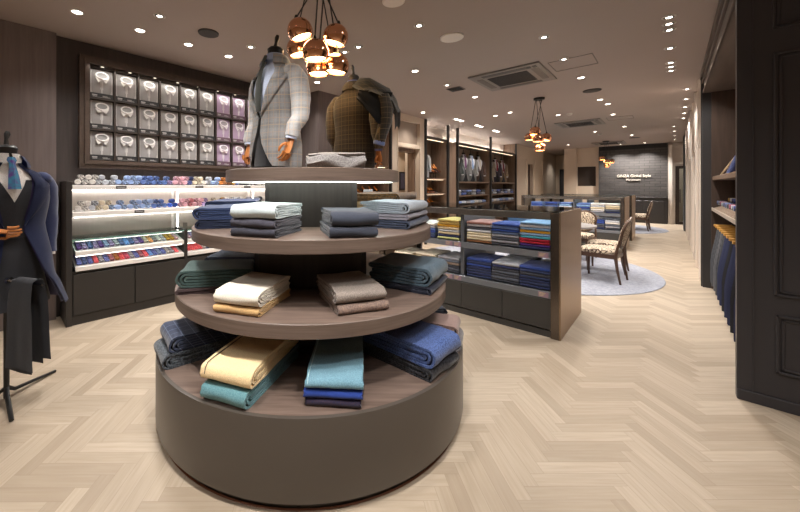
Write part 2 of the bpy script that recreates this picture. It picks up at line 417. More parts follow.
one = [((159.5, 15.7), 1, 'adjustable round downlight between the shirt wall row and the dark speaker'), ((250.8, 46.7), 1, 'adjustable round downlight beside the plaid jacket neck'),
       ((358.4, 46.7), 1, 'adjustable round downlight just beside the large copper pendant cluster'), ((344.8, 51.8), 1, 'adjustable round downlight showing between two copper pendant globes'),
       ((419, 25.3), 1, 'adjustable round downlight between copper pendants and white ceiling speaker'), ((544, 37), 1, 'adjustable round downlight in front of the large air vent'),
       ((415, 71), 0, 'bright round downlight above the draped dark jacket'), ((447, 85), 1, 'adjustable round downlight beside the small square grille'),
       ((475, 97), 0, 'bright round downlight between the small grille and second pendant'), ((510, 112.4), 0, 'bright round downlight beside the second pendant cords'),
       ((564, 59), 1, 'adjustable round downlight on the edge of the access panel'), ((581, 77.6), 0, 'bright round downlight beyond the access panel'),
       ((600, 99.6), 0, 'bright round downlight behind the dark ceiling speaker'), ((558, 115), 0, 'bright round downlight in front of the middle air vent'),
       ((393, 99.6), 0, 'bright round downlight over the white doorway, first of that row'), ((423, 112.4), 0, 'bright round downlight over the white doorway, second of that row'),
       ((613, 114.4), 0, 'bright round downlight beside the middle air vent'), ((624.5, 126.4), 0, 'bright round downlight beyond the middle air vent'),
       ((595, 131.7), 0, 'bright round downlight in front of the far pendant'), ((631.6, 135), 0, 'small bright downlight beside the far ceiling speaker'),
       (None, 0, 'bright round downlight washing the black brick wall by the sign start'), (0, 0, 'bright round downlight washing the black brick wall by the sign end')]
for (px, g, lb) in one: down(cpx(*px) if px else Vector((-1.42 if px is None else -.72, 17.3, 0)), lb, g)
n = 0
for px in [(669, 17), (669, 23.6), (669.5, 29.6), (670, 48), (670.7, 62.5), (671, 66.6), (671, 70.6)]:
    n += 1; down(cpx(*px), f'adjustable round downlight, {ORD[n]} in the row beside the dark cornice', 1, n in (2, 4, 6))
n = 0
for px in [(687, 89), (686, 99), (685, 107), (684, 113), (683.3, 118), (674, 126.3), (674.5, 131), (674.8, 135.5), (675, 139.3)]:
    n += 1; down(cpx(*px), f'small round downlight, {ORD[n]} in the row along the white panelled wall', 1, n in (1, 3, 5, 7, 9))
# triple spots in front of the suit unit
n = 0
for px in [(459, 120), (479, 126), (496, 131)]:
    c = cpx(*px); n += 1
    t = thing('triple_spotlight', f'recessed slot of three small spots, {ORD[n]} before the suit wall', 'spotlight', (c.x, c.y, CEIL), 0, 'triple recessed spots')
    bm = B(); bx(bm, -.06, .06, -.24, .24, -.004, 0, .001); ob('trim_plate', bm, M_trim, t)
    for k in (-1, 0, 1):
        bm = B(); lathe(bm, [(.001, -.006), (.03, -.0065), (.045, -.004)], 16, (0, k*.155, 0), cap=False); ob('lens', bm, M_lens, t)
    SPOTS.append((c.x, c.y, 2))
# added downlights: extra ones brighten the far half, unseen ones light the near part
n = 0
for p in [(-3.2, 13.2), (-2.9, 16.0), (-3.7, 20.0), (-.9, 8.6), (-2.9, 8.2), (.5, 18.8)]:
    n += 1; down(p, f'added round downlight over the far half of the shop, {ORD[n]} of the extra scatter', 0)
n = 0
for p in [(-3.0, -.9), (-1.2, -1.0), (.6, -.8), (1.4, 1.4), (.4, 1.0), (-.6, .6), (-1.5, .3), (-2.8, .9), (-.45, 2.2)]:
    n += 1; down(p, f'added unseen downlight overhead near the viewer, {ORD[n]} of that scatter', 0)
def cass(c, label):
    t = thing('air_vent', label, 'air conditioner', (c[0], c[1], CEIL), 0, None)
    bm = B(); bx(bm, -.475, .475, -.49, .49, -.022, 0, .008); ob('panel', bm, plain('grey vent panel', (122, 114, 108), .45), t)
    bm = B(); bx(bm, -.27, .27, -.27, .27, -.028, -.02, .004)
    for k in range(12): bx(bm, -.26, .26, -.25+k*.044, -.235+k*.044, -.032, -.026)
    ob('intake_grille', bm, plain('dark vent grille', (52, 47, 44), .6), t)
    for s in (-1, 1):
        bm = B(); bx(bm, s*.37-.045, s*.37+.045, -.3, .3, -.026, -.018, .004); ob('air_flap', bm, M_grey, t)
        bm = B(); bx(bm, -.3, .3, s*.385-.045, s*.385+.045, -.026, -.018, .004); ob('air_flap', bm, plain('dark flap', (70, 64, 60), .5), t)
    bm = B()
    for k in range(2): bx(bm, .3+.07*k, .345+.07*k, -.42, -.34, -.027, -.02, .002)
    ob('sensor', bm, M_black, t)
cass((-1.70, 5.5), 'large square grey ceiling air vent over the first stretch of aisle')
cass((-1.69, 10.73), 'square grey ceiling air vent between the two far pendants')
cass((-1.69, 16.4), 'square grey ceiling air vent in front of the black brick wall')
def speaker(px, r, m, label):
    c = cpx(*px); t = thing('ceiling_speaker', label, 'speaker', (c.x, c.y, CEIL), 0)
    bm = B(); lathe(bm, [(.001, -.012), (r*.9, -.012), (r*.92, -.008)], 32, cap=False); ob('grille', bm, m, t, 40)
    bm = B(); lathe(bm, [(r*.92, -.010), (r*.98, -.012), (r, 0)], 32, cap=False); ob('rim', bm, m, t, 40)
MS_w, MS_d = plain('white speaker grille', (225, 215, 205), .6), plain('dark speaker grille', (66, 60, 58), .7)
speaker((452, 37), .125, MS_w, 'round white ceiling speaker between two adjustable downlights'); speaker((393.6, .5), .1, MS_w, 'round white smoke alarm plate above the draped jacket')
speaker((208.5, 32.8), .105, MS_d, 'round dark ceiling speaker above the plaid jacket'); speaker((592, 90.4), .13, MS_d, 'round dark ceiling speaker beyond the access panel'); speaker((634.7, 137.5), .14, MS_d, 'round dark ceiling speaker near the black brick wall')
c = cpx(456, 89); t = thing('square_grille', 'small square dark ceiling grille near the second pendant', 'grille', (c.x, c.y, CEIL))
bm = B(); bx(bm, -.12, .12, -.12, .12, -.008, 0, .002); ob('grille_rim', bm, M_grey, t)
bm = B()
for k in range(7): bx(bm, -.1, .1, -.1+k*.03, -.085+k*.03, -.014, -.006)
ob('slat', bm, M_black, t)
for (a, lb) in (((563.5, 64), 'thin square outline of an access hatch beside the large air vent'), ((618, 117.5), 'thin square outline of an access hatch beside the middle air vent')):
    c = at(*((573, 63) if a[0] < 600 else (620, 118)), CEIL); bm = B(); s = .24
    for q in ((-s, s, -s, -s+.008), (-s, s, s-.008, s), (-s, -s+.008, -s, s), (s-.008, s, -s, s)): bx(bm, q[0], q[1], q[2], q[3], -.004, 0)
    o = tag(ob('hatch_outline', bm, M_grey, None, None, (c.x, c.y, CEIL)), lb, 'access hatch')
for (px, lb) in (((569.6, 113.6), 'small white smoke detector near the middle air vent'), ((600, 134), 'small white smoke detector near the far pendant')):
    c = cpx(*px); bm = B(); lathe(bm, [(.001, -.04), (.035, -.038), (.055, -.02), (.06, 0)], 20, cap=False)
    tag(ob('smoke_detector', bm, M_trim, None, 40, (c.x, c.y, CEIL)), lb, 'smoke detector')
# lamps
for k, (x, y, g) in enumerate(SPOTS):
    l = bpy.data.lights.new('lamp', 'SPOT'); o = bpy.data.objects.new('downlight_lamp', l); COL.objects.link(o)
    o.location = (x, y, CEIL-.012)
    l.energy = LAMP*(1.4 if g == 2 else 5.0 if 17.2 < y < 17.4 else .7 if y > 18.3 else .8 if x > -.2 and y > 7 else .55 if x < -3.8 and y < 4 else 1.7 if x > -.3 and 2 < y < 7 else 1.7 if y > 7 else 1.0); l.spot_size = math.radians(118); l.spot_blend = .75; l.shadow_soft_size = .05
    l.color = (1.0, .955, .90)

# added unseen spots at the near fittings, brightening the round stand and the busts
for (x, y, tx, ty, tz, e, ang) in ((-.6, .6, -1.7, 1.5, .45, 1.3, 46), (-1.5, .3, -2.0, 1.5, .6, 1.0, 46), (.4, 1.0, -1.5, 1.7, .6, .9, 46), (-2.8, .9, -2.35, 1.5, 1.9, .35, 44), (-.45, 2.2, -1.6, 1.8, 1.9, .45, 50)):
    l = bpy.data.lights.new('lamp', 'SPOT'); o = bpy.data.objects.new('added_accent_lamp', l); COL.objects.link(o)
    o.location = (x, y, CEIL-.013); o.rotation_euler = (Vector((tx, ty, tz))-Vector((x, y, CEIL))).to_track_quat('-Z', 'Y').to_euler()
    l.energy = LAMP*e; l.spot_size = math.radians(ang); l.spot_blend = .5; l.shadow_soft_size = .03; l.color = (1.0, .955, .90)
# ================================================================== tiered display stand
TC = rz2w(-.156, 2.474)
Z1, Z2, Z3, Z4 = .42, .783, 1.156, 1.525
st = thing('tiered_display_stand', 'large round four-tier dark oak display stand in the middle of the floor', 'display stand', (TC.x, TC.y, 0), YAW)
bm = B(); lathe(bm, [(1.005, .045), (1.018, .05), (1.02, .06), (1.02, .405), (1.017, .418), (1.008, .42)], 128)
ob('drum', bm, plain('bronze grey lacquer', (80, 73, 67), .34, spec=.5, var=.02), st, 30)
bm = B(); lathe(bm, [(.985, .002), (.985, .05)], 96)
ob('plinth', bm, plain('dark plinth', (50, 44, 40), .4), st, 30)
bm = B(); lathe(bm, [(.99, 0.001), (.997, .004), (.99, .008)], 96, cap=False)
ob('copper_edging', bm, plain('brown edging', (120, 76, 54), .35, .4), st, 40)
bm = B(); lathe(bm, [(.99, .4195), (1.0, .4205), (.99, .4215)], 128)
ob('drum_top', bm, M_topwood, st, 30)
for r, zt, th, led in ((.916, Z2, .073, 0), (.821, Z3, .072, 0), (.611, Z4, .078, 1)):
    bm = B(); lathe(bm, [(r-.004, zt-th), (r, zt-th+.004), (r, zt-.004), (r-.004, zt-.001)], 112)
    s = ob('tier_disc', bm, M_discwood, st, 30)
    bm = B(); lathe(bm, [(r-.006, zt-.0012), (r-.01, zt)], 112)
    ob('tier_top', bm, M_topwood, s, 30)
    if led:
        bm = B(); lathe(bm, [(r-.075, zt-th-.004), (r-.045, zt-th-.004), (r-.045, zt-th+.001), (r-.075, zt-th+.001)], 96)
        ob('light_strip', bm, glow('tier led', (246, 252, 240), 3), s)
for w_, z0, z1 in ((.70, Z1, Z2-.073), (.71, Z2, Z3-.072), (.60, Z3, Z4-.078)):
    bm = B(); h = w_/2; c = .035
    poly = [(-h+c, -h), (h-c, -h), (h, -h+c), (h, h-c), (h-c, h), (-h+c, h), (-h, h-c), (-h, -h+c)]
    prism(bm, poly, z0+.001, z1, 2)
    ob('core', bm, wood('core veneer', (46, 42, 41), (58, 53, 51), (40, 40, 1.2), .5), st)

# ------------------------------------------------------------------ folded cloth
def fold_profile(L, H, n, t):
    """centre line (y inward, z up) of one length of cloth folded n times, its big fold at y = 0"""
    pts = []
    if n == 2:
        r = (H-t)/2
        pts += [(L, t/2), (L*.5, t/2), (r+.01, t/2)]
        pts += [(r-r*math.sin(a), H/2-r*math.cos(a)) for a in [PI*k/6 for k in range(1, 6)]]
        pts += [(r+.01, H-t/2), (L*.5, H-t/2), (L*.985, H-t/2)]
        return pts
    d = (H-t)/(n-1); order = [0]; lo_, hi_ = 0, n-1; up = True
    # winding order of the layers: 0, n-1, n-2, 1, 2, n-3 ...
    seq = [0, n-1]; lo_, hi_ = 1, n-2
    while lo_ <= hi_:
        if (len(seq)//2) % 2: seq += [hi_, lo_]
        else: seq += [lo_, hi_]
        lo_ += 1; hi_ -= 1
    zc = [t/2+d*k for k in seq]
    R0 = (H-t)/2
    ins = 0.0
    for s in range(0, n, 2):
        za, zb = zc[s], zc[s+1]; r = abs(zb-za)/2; yf = R0-r*.0+.006*(s//2) if s == 0 else R0+.004*s
        rear = L-d/2-.006*(s//2)
        sg = 1 if zb > za else -1
        for f in (1.0, .72, .45, .2): 
            y_ = yf+(rear-yf)*f
            pts.append((y_, za))
        pts.append((yf, za))
        m_ = 8 if s == 0 else 5
        pts += [(yf-r*math.sin(q), (za+zb)/2-sg*r*math.cos(q)) for q in [PI*k/m_ for k in range(1, m_)]]
        pts.append((yf, zb))
        for f in (.2, .45, .72, 1.0): pts.append((yf+(rear-yf)*f, zb))
        if s+2 < n:
            zn = zc[s+2]; sg2 = 1 if zn > zb else -1; rr_ = abs(zn-zb)/2
            pts += [(rear+rr_*math.sin(q), (zb+zn)/2-sg2*rr_*math.cos(q)) for q in [PI*k/4 for k in range(1, 4)]]
    return pts
def folded(bm, W, L, H, n=4, nx=6, seed=0, wob=.004, slump=.0):
    t = (H/2*.88 if n == 2 else H/n*.80)
    pr = fold_profile(L, H, n, t)
    m = len(pr); rr = random.Random(seed)
    skew = [rr.uniform(-1, 1)*.004 for _ in range(m)]
    top, bot = [], []
    for i, (y, z) in enumerate(pr):
        a = pr[max(i-1, 0)]; b = pr[min(i+1, m-1)]
        dy, dz = b[0]-a[0], b[1]-a[1]; l = math.hypot(dy, dz) or 1
        ny, nz = -dz/l*t/2, dy/l*t/2
        top.append((y+ny, z+nz)); bot.append((y-ny, z-nz))
    loop = top+bot[::-1]
    cols = []
    for k in range(nx+1):
        u = k/nx
        x = (u-.5)*W
        # rounded selvedges
        col = []
        for i, (y, z) in enumerate(loop):
            ii = i if i < m else 2*m-1-i
            s = skew[ii]*(1 if k in (0, nx) else .3)*(1 if k == 0 else -1)
            zz = z + wob*noise.noise(Vector((x*9+seed*3.1, y*7, z*20+seed)))*min(1, z/.012)*1.0
            yy = y + wob*.9*noise.noise(Vector((x*8+seed, z*30, seed*1.7)))
            zz -= slump*max(0, 1-y/(.25*L))**2*z/H if slump else 0
            col.append(bm.verts.new((x+s, yy, max(0.0005, zz))))
        cols.append(col)
    N = len(loop)
    for A, C in zip(cols, cols[1:]):
        for i in range(N): bm.faces.new((A[i], A[(i+1) % N], C[(i+1) % N], C[i]))
    for col, fl in ((cols[0], 1), (cols[-1], 0)):
        for i in range(m-1):
            q = (col[i], col[i+1], col[N-2-i], col[N-1-i])
            bm.faces.new(q if fl else q[::-1])
SEED = [3]
def stack(z, fl, fr, L, items, inward=None, group=None):
    """cloths lying on each other; fl, fr: front bottom corners in the photograph; items bottom first"""
    a, b = at(*fl, z), at(*fr, z)
    d = (b-a); W = d.length; d.normalize(); nrm = Vector((-d.y, d.x, 0))
    mid = (a+b)/2
    if (inward if inward is not None else nrm.dot(TC-mid)) < 0: nrm = -nrm
    rz = math.atan2(-nrm.x, nrm.y)
    hw = {Z1: .35, Z2: .355, Z3: .30}[z]+.006
    def inside(p):
        v = p-TC
        return abs(v.dot(RV)) < hw and abs(v.dot(FV)) < hw
    wmax = max(i.get('w', 1) for i in items); wmin = max(i.get('off', (0, 0))[1] for i in items)
    while L > .2 and any(inside(mid+d*(u*W*wmax)+nrm*((L+wmin)*q/8)) for u in (-.52, -.25, 0, .25, .52) for q in range(1, 9)): L -= .01
    zz = z+.0015
    for it in items:
        H = it['H']*(1.13 if z == Z3 else 1.0); SEED[0] += 1
        bm = B(); folded(bm, W*it.get('w', 1), L*it.get('l', 1), H, it.get('n', 4 if H < .055 else 6), 10, SEED[0], it.get('wob', .007), it.get('slump', .0))
        off = it.get('off', (0, 0)); tw = it.get('tw', 0)
        p = mid + d*off[0] + nrm*off[1]
        if 'stripe' in it:
            t = thing('folded_fabric', it['label'], 'fabric', (p.x, p.y, zz), rz+tw, group)
            ob('cloth_length', bm, it['mat'], t, 60)
            s, rgb = it['stripe']
            bm = B(); x = s*(W/2-.012); pts = []
            r = H/2
            pts = [(x, L*.9, H+.001), (x, L*.5, H+.0012), (x, r, H+.0014)]+[(x, r-(r+.0035)*math.sin(q), r+(r+.0035)*math.cos(q)) for q in [PI*k/6 for k in range(1, 5)]]
            tube(bm, pts, .0022, 5); ob('selvedge_thread', bm, cloth(rgb), t, 60)
        else:
            o = tag(ob('folded_fabric', bm, it['mat'], None, 60, (p.x, p.y, zz), rz+tw), it['label'], 'fabric', group)
        zz += H+.0045
    return zz
def I(mat, H, label, **k): return dict(mat=mat, H=H, label=label, **k)
T, Wn = 'tweed', 'window'
# base tier
stack(Z1, (154.5, 352), (163, 371.5), .5, [I(cloth((96, 104, 112), T, (42, 46, 54), .7), .075, 'grey tweed folded fabric under the navy windowpane check on the base tier', wob=.008),
      I(cloth((48, 56, 78), Wn, (110, 124, 150)), .085, 'navy windowpane check folded fabric on top of the grey tweed', off=(0, .035), wob=.007)])
stack(Z1, (200, 401), (245.5, 412), .52, [I(cloth((108, 152, 160), T, (84, 128, 138)), .075, 'teal folded fabric lying under the cream fabric on the base tier', l=1.0, tw=-.05),
      I(cloth((236, 210, 164)), .085, 'cream folded fabric with dark selvedge line on top of teal fabric', stripe=(-1, (60, 50, 54)), w=1.1, off=(.0, .02), slump=.012)])
stack(Z1, (304, 406.5), (362, 409.5), .5, [I(cloth((38, 38, 66), T, (60, 46, 60)), .034, 'dark indigo folded fabric at the bottom beneath the royal blue one', n=2, w=.95),
      I(cloth((38, 62, 138)), .036, 'royal blue folded fabric sandwiched beneath the pale teal one', n=2, w=1.0),
      I(cloth((120, 160, 178), T, (98, 138, 156)), .05, 'pale teal folded fabric with stitched edge on the royal blue fabric', stripe=(-1, (190, 220, 225)), off=(0.005, .0), slump=.008)])
stack(Z1, (432, 384.5), (458.5, 363), .5, [I(cloth((64, 66, 74), T, (24, 26, 32), .5), .065, 'black and white tweed folded fabric under the bright blue tweed', wob=.008),
      I(cloth((84, 108, 164), T, (44, 62, 110), .8), .10, 'bright blue tweed folded fabric on the black and white tweed', wob=.008, off=(0, -.01))])
stack(Z1, (460.9, 353.5), (463.2, 339), .21, [I(cloth((130, 126, 128), T, (96, 94, 98)), .07, 'grey folded fabric under the mauve brown one at the drum edge'),
      I(cloth((146, 122, 116)), .075, 'mauve brown folded fabric on grey fabric behind the blue tweed', off=(0, .02))])
stack(Z1, (446.2, 321.6), (433.6, 309.3), .36, [I(cloth((44, 48, 58)), .045, 'dark slate folded fabric, lower one behind the mauve brown stack'),
      I(cloth((52, 58, 70)), .045, 'dark slate folded fabric, upper one behind the mauve brown stack', off=(0, -.005))])
# second tier
stack(Z2, (176, 295.5), (187.5, 281.5), .5, [I(cloth((74, 60, 62)), .035, 'dark plum folded fabric beneath the bottle green one on the second tier', n=2),
      I(cloth((76, 98, 96), T, (52, 72, 70)), .095, 'bottle green folded fabric in a thick pile on dark plum fabric', wob=.009)])
stack(Z2, (199, 272), (209, 266.5), .45, [I(cloth((70, 84, 108), T, (38, 46, 66)), .055, 'blue marl folded fabric, lower one behind the bottle green pile', w=1.7, off=(.05, .05)),
      I(cloth((92, 108, 130), T, (48, 58, 80)), .055, 'blue marl folded fabric, upper one behind the bottle green pile', w=1.7, off=(.05, .05))])
stack(Z2, (213.5, 312.5), (258, 318.5), .36, [I(cloth((206, 168, 116)), .038, 'tan folded fabric beneath the off-white one on the second tier', n=4),
      I(cloth((226, 218, 204)), .075, 'off-white folded fabric on the tan one on the second tier', slump=.01)])
stack(Z2, (338.5, 316.5), (388.5, 310), .36, [I(cloth((140, 118, 106), T, (104, 88, 82), .6), .045, 'reddish brown tweed folded fabric beneath the taupe one on the second tier', n=4),
      I(cloth((148, 138, 130), T, (118, 108, 102)), .065, 'taupe folded fabric on the reddish brown tweed on the second tier', slump=.01, off=(-.008, .01))])
stack(Z2, (431, 296), (447, 281), .40, [I(cloth((46, 50, 66)), .04, 'navy folded fabric beneath the dark teal bundle on the second tier', n=4),
      I(cloth((82, 102, 116), T, (56, 74, 88)), .105, 'dark teal folded fabric in a thick bundle on navy fabric', wob=.009)])
# third tier
stack(Z3, (195, 229.5), (206, 222), .36, [I(cloth((34, 42, 66)), .045, 'midnight navy folded fabric at the bottom, under the third tier navy one'),
      I(cloth((48, 62, 98)), .062, 'navy blue folded fabric on the midnight navy one on the third tier', wob=.007, off=(0, -.01))])
stack(Z3, (210, 215), (217, 212), .42, [I(cloth((40, 50, 80)), .05, 'dark navy folded fabric, lower one behind the navy pair', w=2.2),
      I(cloth((54, 70, 108)), .06, 'denim blue folded fabric at the top behind the navy pair', w=2.2, wob=.008)])
stack(Z3, (230.5, 236.5), (275, 238.8), .34, [I(cloth((62, 62, 74), T, (46, 46, 56)), .038, 'charcoal folded fabric at the bottom below the pale grey one'),
      I(cloth((74, 72, 84), T, (56, 55, 66)), .038, 'dark grey folded fabric in the middle below the pale grey one', off=(-.003, .004)),
      I(cloth((190, 202, 206)), .062, 'pale blue grey folded fabric on two dark grey ones', wob=.006)])
stack(Z3, (330, 239), (377.5, 237.6), .34, [I(cloth((54, 58, 70)), .048, 'dark slate blue folded fabric, lower of the pair before the core'),
      I(cloth((60, 65, 78)), .066, 'dark slate blue folded fabric, upper of the pair before the core', off=(.008, 0), slump=.008)])
stack(Z3, (409.5, 230), (428, 222.5), .42, [I(cloth((56, 64, 84)), .045, 'slate navy folded fabric under the lilac grey one on the third tier'),
      I(cloth((128, 126, 138)), .03, 'lilac grey folded fabric between slate navy and pale blue grey', n=2, off=(0, .01)),
      I(cloth((156, 166, 178), T, (132, 142, 156)), .06, 'pale blue grey folded fabric with slumped top on lilac grey', wob=.008, off=(0, .005))])
stack(Z3, (404, 217.5), (413, 214), .45, [I(cloth((120, 104, 88)), .06, 'taupe folded fabric hidden beneath tan behind the pale blue grey pile', w=2),
      I(cloth((168, 140, 104)), .05, 'tan folded fabric beneath the shaggy brown one', w=2.1),
      I(cloth((112, 82, 50), T, (58, 40, 24), .35), .06, 'shaggy brown folded fabric topping the tan one behind', w=2.0, wob=.016)])
# pale board by the core
p = at(368, 208, Z3)
bm = B(); box(bm, (0, 0, .11), (.11, .012, .22), .002, Matrix.Rotation(-.1, 3, 'X'))
tag(ob('display_card', bm, plain('pale blue card', (196, 210, 222), .5), None, None, (p.x, p.y, Z3+.003), YAW), 'pale blue display card standing beside the core behind the folded cloths', 'card')

# ================================================================== mannequins
M_form = plain('black mannequin form', (26, 25, 26), .4)
M_hand = plain('wooden hand', (186, 118, 62), .4)
def srad(z, prof):
    for (z0, *a), (z1, *b_) in zip(prof, prof[1:]):
        if z0 <= z <= z1:
            f = (z-z0)/(z1-z0); f = f*f*(3-2*f)*.5+f*.5
            return [p+(q-p)*f for p, q in zip(a, b_)]
    return list(prof[-1][1:])
BODY = [(0, .232, .150), (.16, .232, .155), (.36, .205, .130), (.54, .232, .148), (.62, .232, .138), (.675, .222, .112), (.715, .165, .092), (.745, .105, .078), (.775, .068, .066)]
def hand(bm, p, d, up, s=1.0):
    """wooden hand: palm, four bent fingers of unequal length, thumb from the palm's side"""
    d = Vector(d).normalized(); up = Vector(up).normalized(); sd = d.cross(up).normalized(); up = sd.cross(d)
    p = Vector(p)
    tube(bm, [p-d*.04*s, p-d*.01*s, p+d*.04*s, p+d*.085*s], [(.022*s, .02*s), (.03*s, .018*s), (.04*s, .016*s), (.036*s, .012*s)], 10)
    for k, ln in enumerate((.062, .074, .069, .052)):
        o = p + sd*(.03-.02*k)*s + d*.075*s
        tube(bm, [o, o+d*ln*.45*s-up*.004*s, o+d*ln*.8*s-up*.018*s, o+d*ln*.9*s-up*.04*s], [.0092*s, .0088*s, .008*s, .0065*s], 7)
    o = p + sd*.03*s + d*.015*s
    tube(bm, [o, o+sd*.022*s+d*.022*s-up*.008*s, o+sd*.026*s+d*.05*s-up*.02*s, o+sd*.016*s+d*.07*s-up*.03*s], [.012*s, .0105*s, .0095*s, .007*s], 7)
def tailored(t, fab, shirt=(200, 212, 232), tie=(40, 42, 46), length=0.0, gap_low=.55, gap_mid=.07, hands=True, arms=None, finial=True, lining=(34, 34, 38), body_rgb=(30, 31, 36), res=28, vest=None, v_open=.62, tie_kind='plain', tie2=None, flare=0.0):
    """jacket on a form under the Empty t; local front is -y, z = 0 at the hem of a normal jacket"""
    rows = []
    zs = [-length*k/4 for k in range(4, 0, -1)] if length else []
    zs += [0, .04, .1, .17, .25, .31, .36, .42, .48, .54, .58, .62, .65, .675, .695, .715, .73, .745, .765, .785]
    def ab(z):
        if z < 0: return .236+.06*(-z)/max(length, .1)*.6, .152+.04*(-z)/max(length, .1)
        return srad(z, BODY)
    def gap(z):
        if z < .3: return gap_mid + (gap_low-gap_mid)*max(0, min(1, (.3-z)/.34))**1.6
        return gap_mid + (v_open-gap_mid)*min(1, max(0, (z-.36)/.3))
    for z in zs:
        a, b_ = ab(z); g = gap(z); r = []
        n = res
        for k in range(n+1):
            th = g + (2*PI-2*g)*k/n
            x, y = math.sin(th)*a, -math.cos(th)*b_
            # shoulders square, back hollow
            fold = 1+.012*noise.noise(Vector((x*9, y*9, z*6)))
            if flare and z < .34:
                e = flare*(.34-z)/.34
                if k < 6: x += e*(6-k)/6*.5; y -= e*(6-k)/6*.6
            zz = z + (.012*math.cos(th) if z < .02 else 0)
            r.append(Vector((x*fold, y*fold, zz)))
        rows.append(r)
    bm = B(); grid(bm, rows); bmesh.ops.solidify(bm, geom=bm.faces[:], thickness=.012)
    ob('jacket_body', bm, [fab], t, 50)
    bm = B(); grid(bm, [[Vector((p.x*.935, p.y*.925, p.z+.004)) for p in r] for r in rows[:-5]])
    ob('lining', bm, cloth(lining), t, 50)
    # form inside, in two lengths
    bm = B(); rws = []
    for z in [-length-.0, .0, .1, .2, .3, .38] if length else [.01, .1, .2, .3, .38]:
        a, b_ = ab(z); rws.append([Vector((math.sin(2*PI*k/24)*a*.86, -math.cos(2*PI*k/24)*b_*.84, z)) for k in range(24)])
    R = grid(bm, rws, True); bm.faces.new(R[0]); bm.faces.new(R[-1][::-1])
    ob('body_form', bm, cloth(body_rgb), t, 50)
    bm = B(); rws = []
    for z in [.36, .42, .48, .54, .6, .65, .69, .72, .75, .775, .80]:
        a, b_ = ab(z); rws.append([Vector((math.sin(2*PI*k/24)*a*.89, -math.cos(2*PI*k/24)*b_*.88, z)) for k in range(24)])
    grid(bm, rws, True)
    ob('shirt_front', bm, cloth(shirt) if not vest else cloth(shirt), t, 50)
    if vest:
        bm = B(); rws = []
        for z in [.28, .34, .40, .46, .50, .54, .58, .62, .66]:
            a, b_ = ab(z); g = -.03+max(0, (z-.5)/.16)*.36
            rws.append([Vector((math.sin(g+(2*PI-2*g)*k/24)*a*.93, -math.cos(g+(2*PI-2*g)*k/24)*b_*.925, z)) for k in range(25)])
        grid(bm, rws); bmesh.ops.solidify(bm, geom=bm.faces[:], thickness=.004)
        ob('waistcoat', bm, cloth(vest), t, 50)
    # shirt collar
    for s in (-1, 1):
        bm = B()
        rows = []
        for k in range(7):
            th = .12+(PI-.12)*k/6
            x, y = s*math.sin(th), -math.cos(th)
            rows.append([Vector((x*.062, y*.06, .83)), Vector((x*.066, y*.065, .835)), Vector((x*(.078+.012*(k < 2)), y*(.078+.018*(k < 2)), .80-.028*(k < 2)))])
        grid(bm, rows); bmesh.ops.solidify(bm, geom=bm.faces[:], thickness=.004)
        ob('shirt_collar', bm, cloth(shirt), t, 50)
    # tie: knot and blade
    if tie:
        bm = B()
        rows = [[Vector((-w, y, z)), Vector((0, y-.012, z)), Vector((w, y, z)), Vector((0, y+.008, z))] for w, y, z in ((.018, -.082, .81), (.026, -.09, .79), (.016, -.098, .765), (.028, -.125, .68), (.034, -.143, .60)) + (() if vest else ((.04, -.148, .48), (.03, -.142, .40)))]
        R = grid(bm, rows, True); bm.faces.new(R[0]); bm.faces.new(R[-1][::-1])
        ob('necktie', bm, cloth(tie, tie_kind, tie2, .16 if tie2 else 1), t, 40)
    # lapels with notch, and collar roll round the neck
    for s in (-1, 1):
        bm = B(); rows = []
        for k, z in enumerate([.345, .40, .46, .52, .57, .60, .605, .65, .69, .73]):
            a, b_ = ab(z); g = gap(z)
            wd = [.005, .22, .38, .5, .58, .6, .36, .36, .34, .3][k]
            row = []
            for q in range(4):
                th = g + wd*q/3
                e = 1.035+.03*math.sin(PI*q/3)
                row.append(Vector((s*math.sin(th)*a*e, -math.cos(th)*b_*e-.004, z+.02*q/3*(1 if k < 6 else 0))))
            rows.append(row)
        grid(bm, rows); bmesh.ops.solidify(bm, geom=bm.faces[:], thickness=.006)
        ob('lapel', bm, fab, t, 50)
    bm = B(); rows = []
    for k in range(13):
        th = .75+(2*PI-1.5)*k/12
        x, y = math.sin(th), -math.cos(th)
        rows.append([Vector((x*.073, y*.07, .825)), Vector((x*.088, y*.085, .82)), Vector((x*.118, y*.108, .775)), Vector((x*.125, y*.108, .745))])
    grid(bm, rows); bmesh.ops.solidify(bm, geom=bm.faces[:], thickness=.006)
    ob('jacket_collar', bm, fab, t, 50)
    # sleeves
    arms = arms or {-1: [(-.195, .0, .675), (-.245, .005, .60), (-.268, .015, .46), (-.272, .0, .34), (-.262, -.04, .28), (-.255, -.055, .205)], 1: [(.195, .0, .675), (.245, .005, .60), (.268, .015, .46), (.272, .0, .34), (.262, -.04, .28), (.255, -.055, .205)]}
    for s, path in arms.items():
        bm = B(); rads = [(.052, .06), (.062, .078), (.058, .07), (.054, .064), (.047, .053), (.044, .05)][:len(path)]
        # finer path
        P = [Vector(p) for p in path]; fp, fr = [], []
        for i in range(len(P)-1):
            for q in (0, .34, .67):
                fp.append(P[i].lerp(P[i+1], q)); fr.append(tuple(rads[i][c]+(rads[i+1][c]-rads[i][c])*q for c in (0, 1)))
        fp.append(P[-1]); fr.append(rads[-1])
        tube(bm, fp, fr, 14)
        sphere(bm, P[0]+Vector((0, 0, -.005)), .062, 14, (1, 1.08, .85))
        for v in bm.verts: v.co += Vector((noise.noise(v.co*16), noise.noise(v.co*16+Vector((5, 0, 0))), 0))*.006
        ob('sleeve', bm, fab, t, 60)
        d = (P[-1]-P[-2]).normalized()
        bm = B(); tube(bm, [P[-1]-d*.01, P[-1]+d*.018], [.039, .038], 14)
        ob('shirt_cuff', bm, cloth(shirt), t, 50)
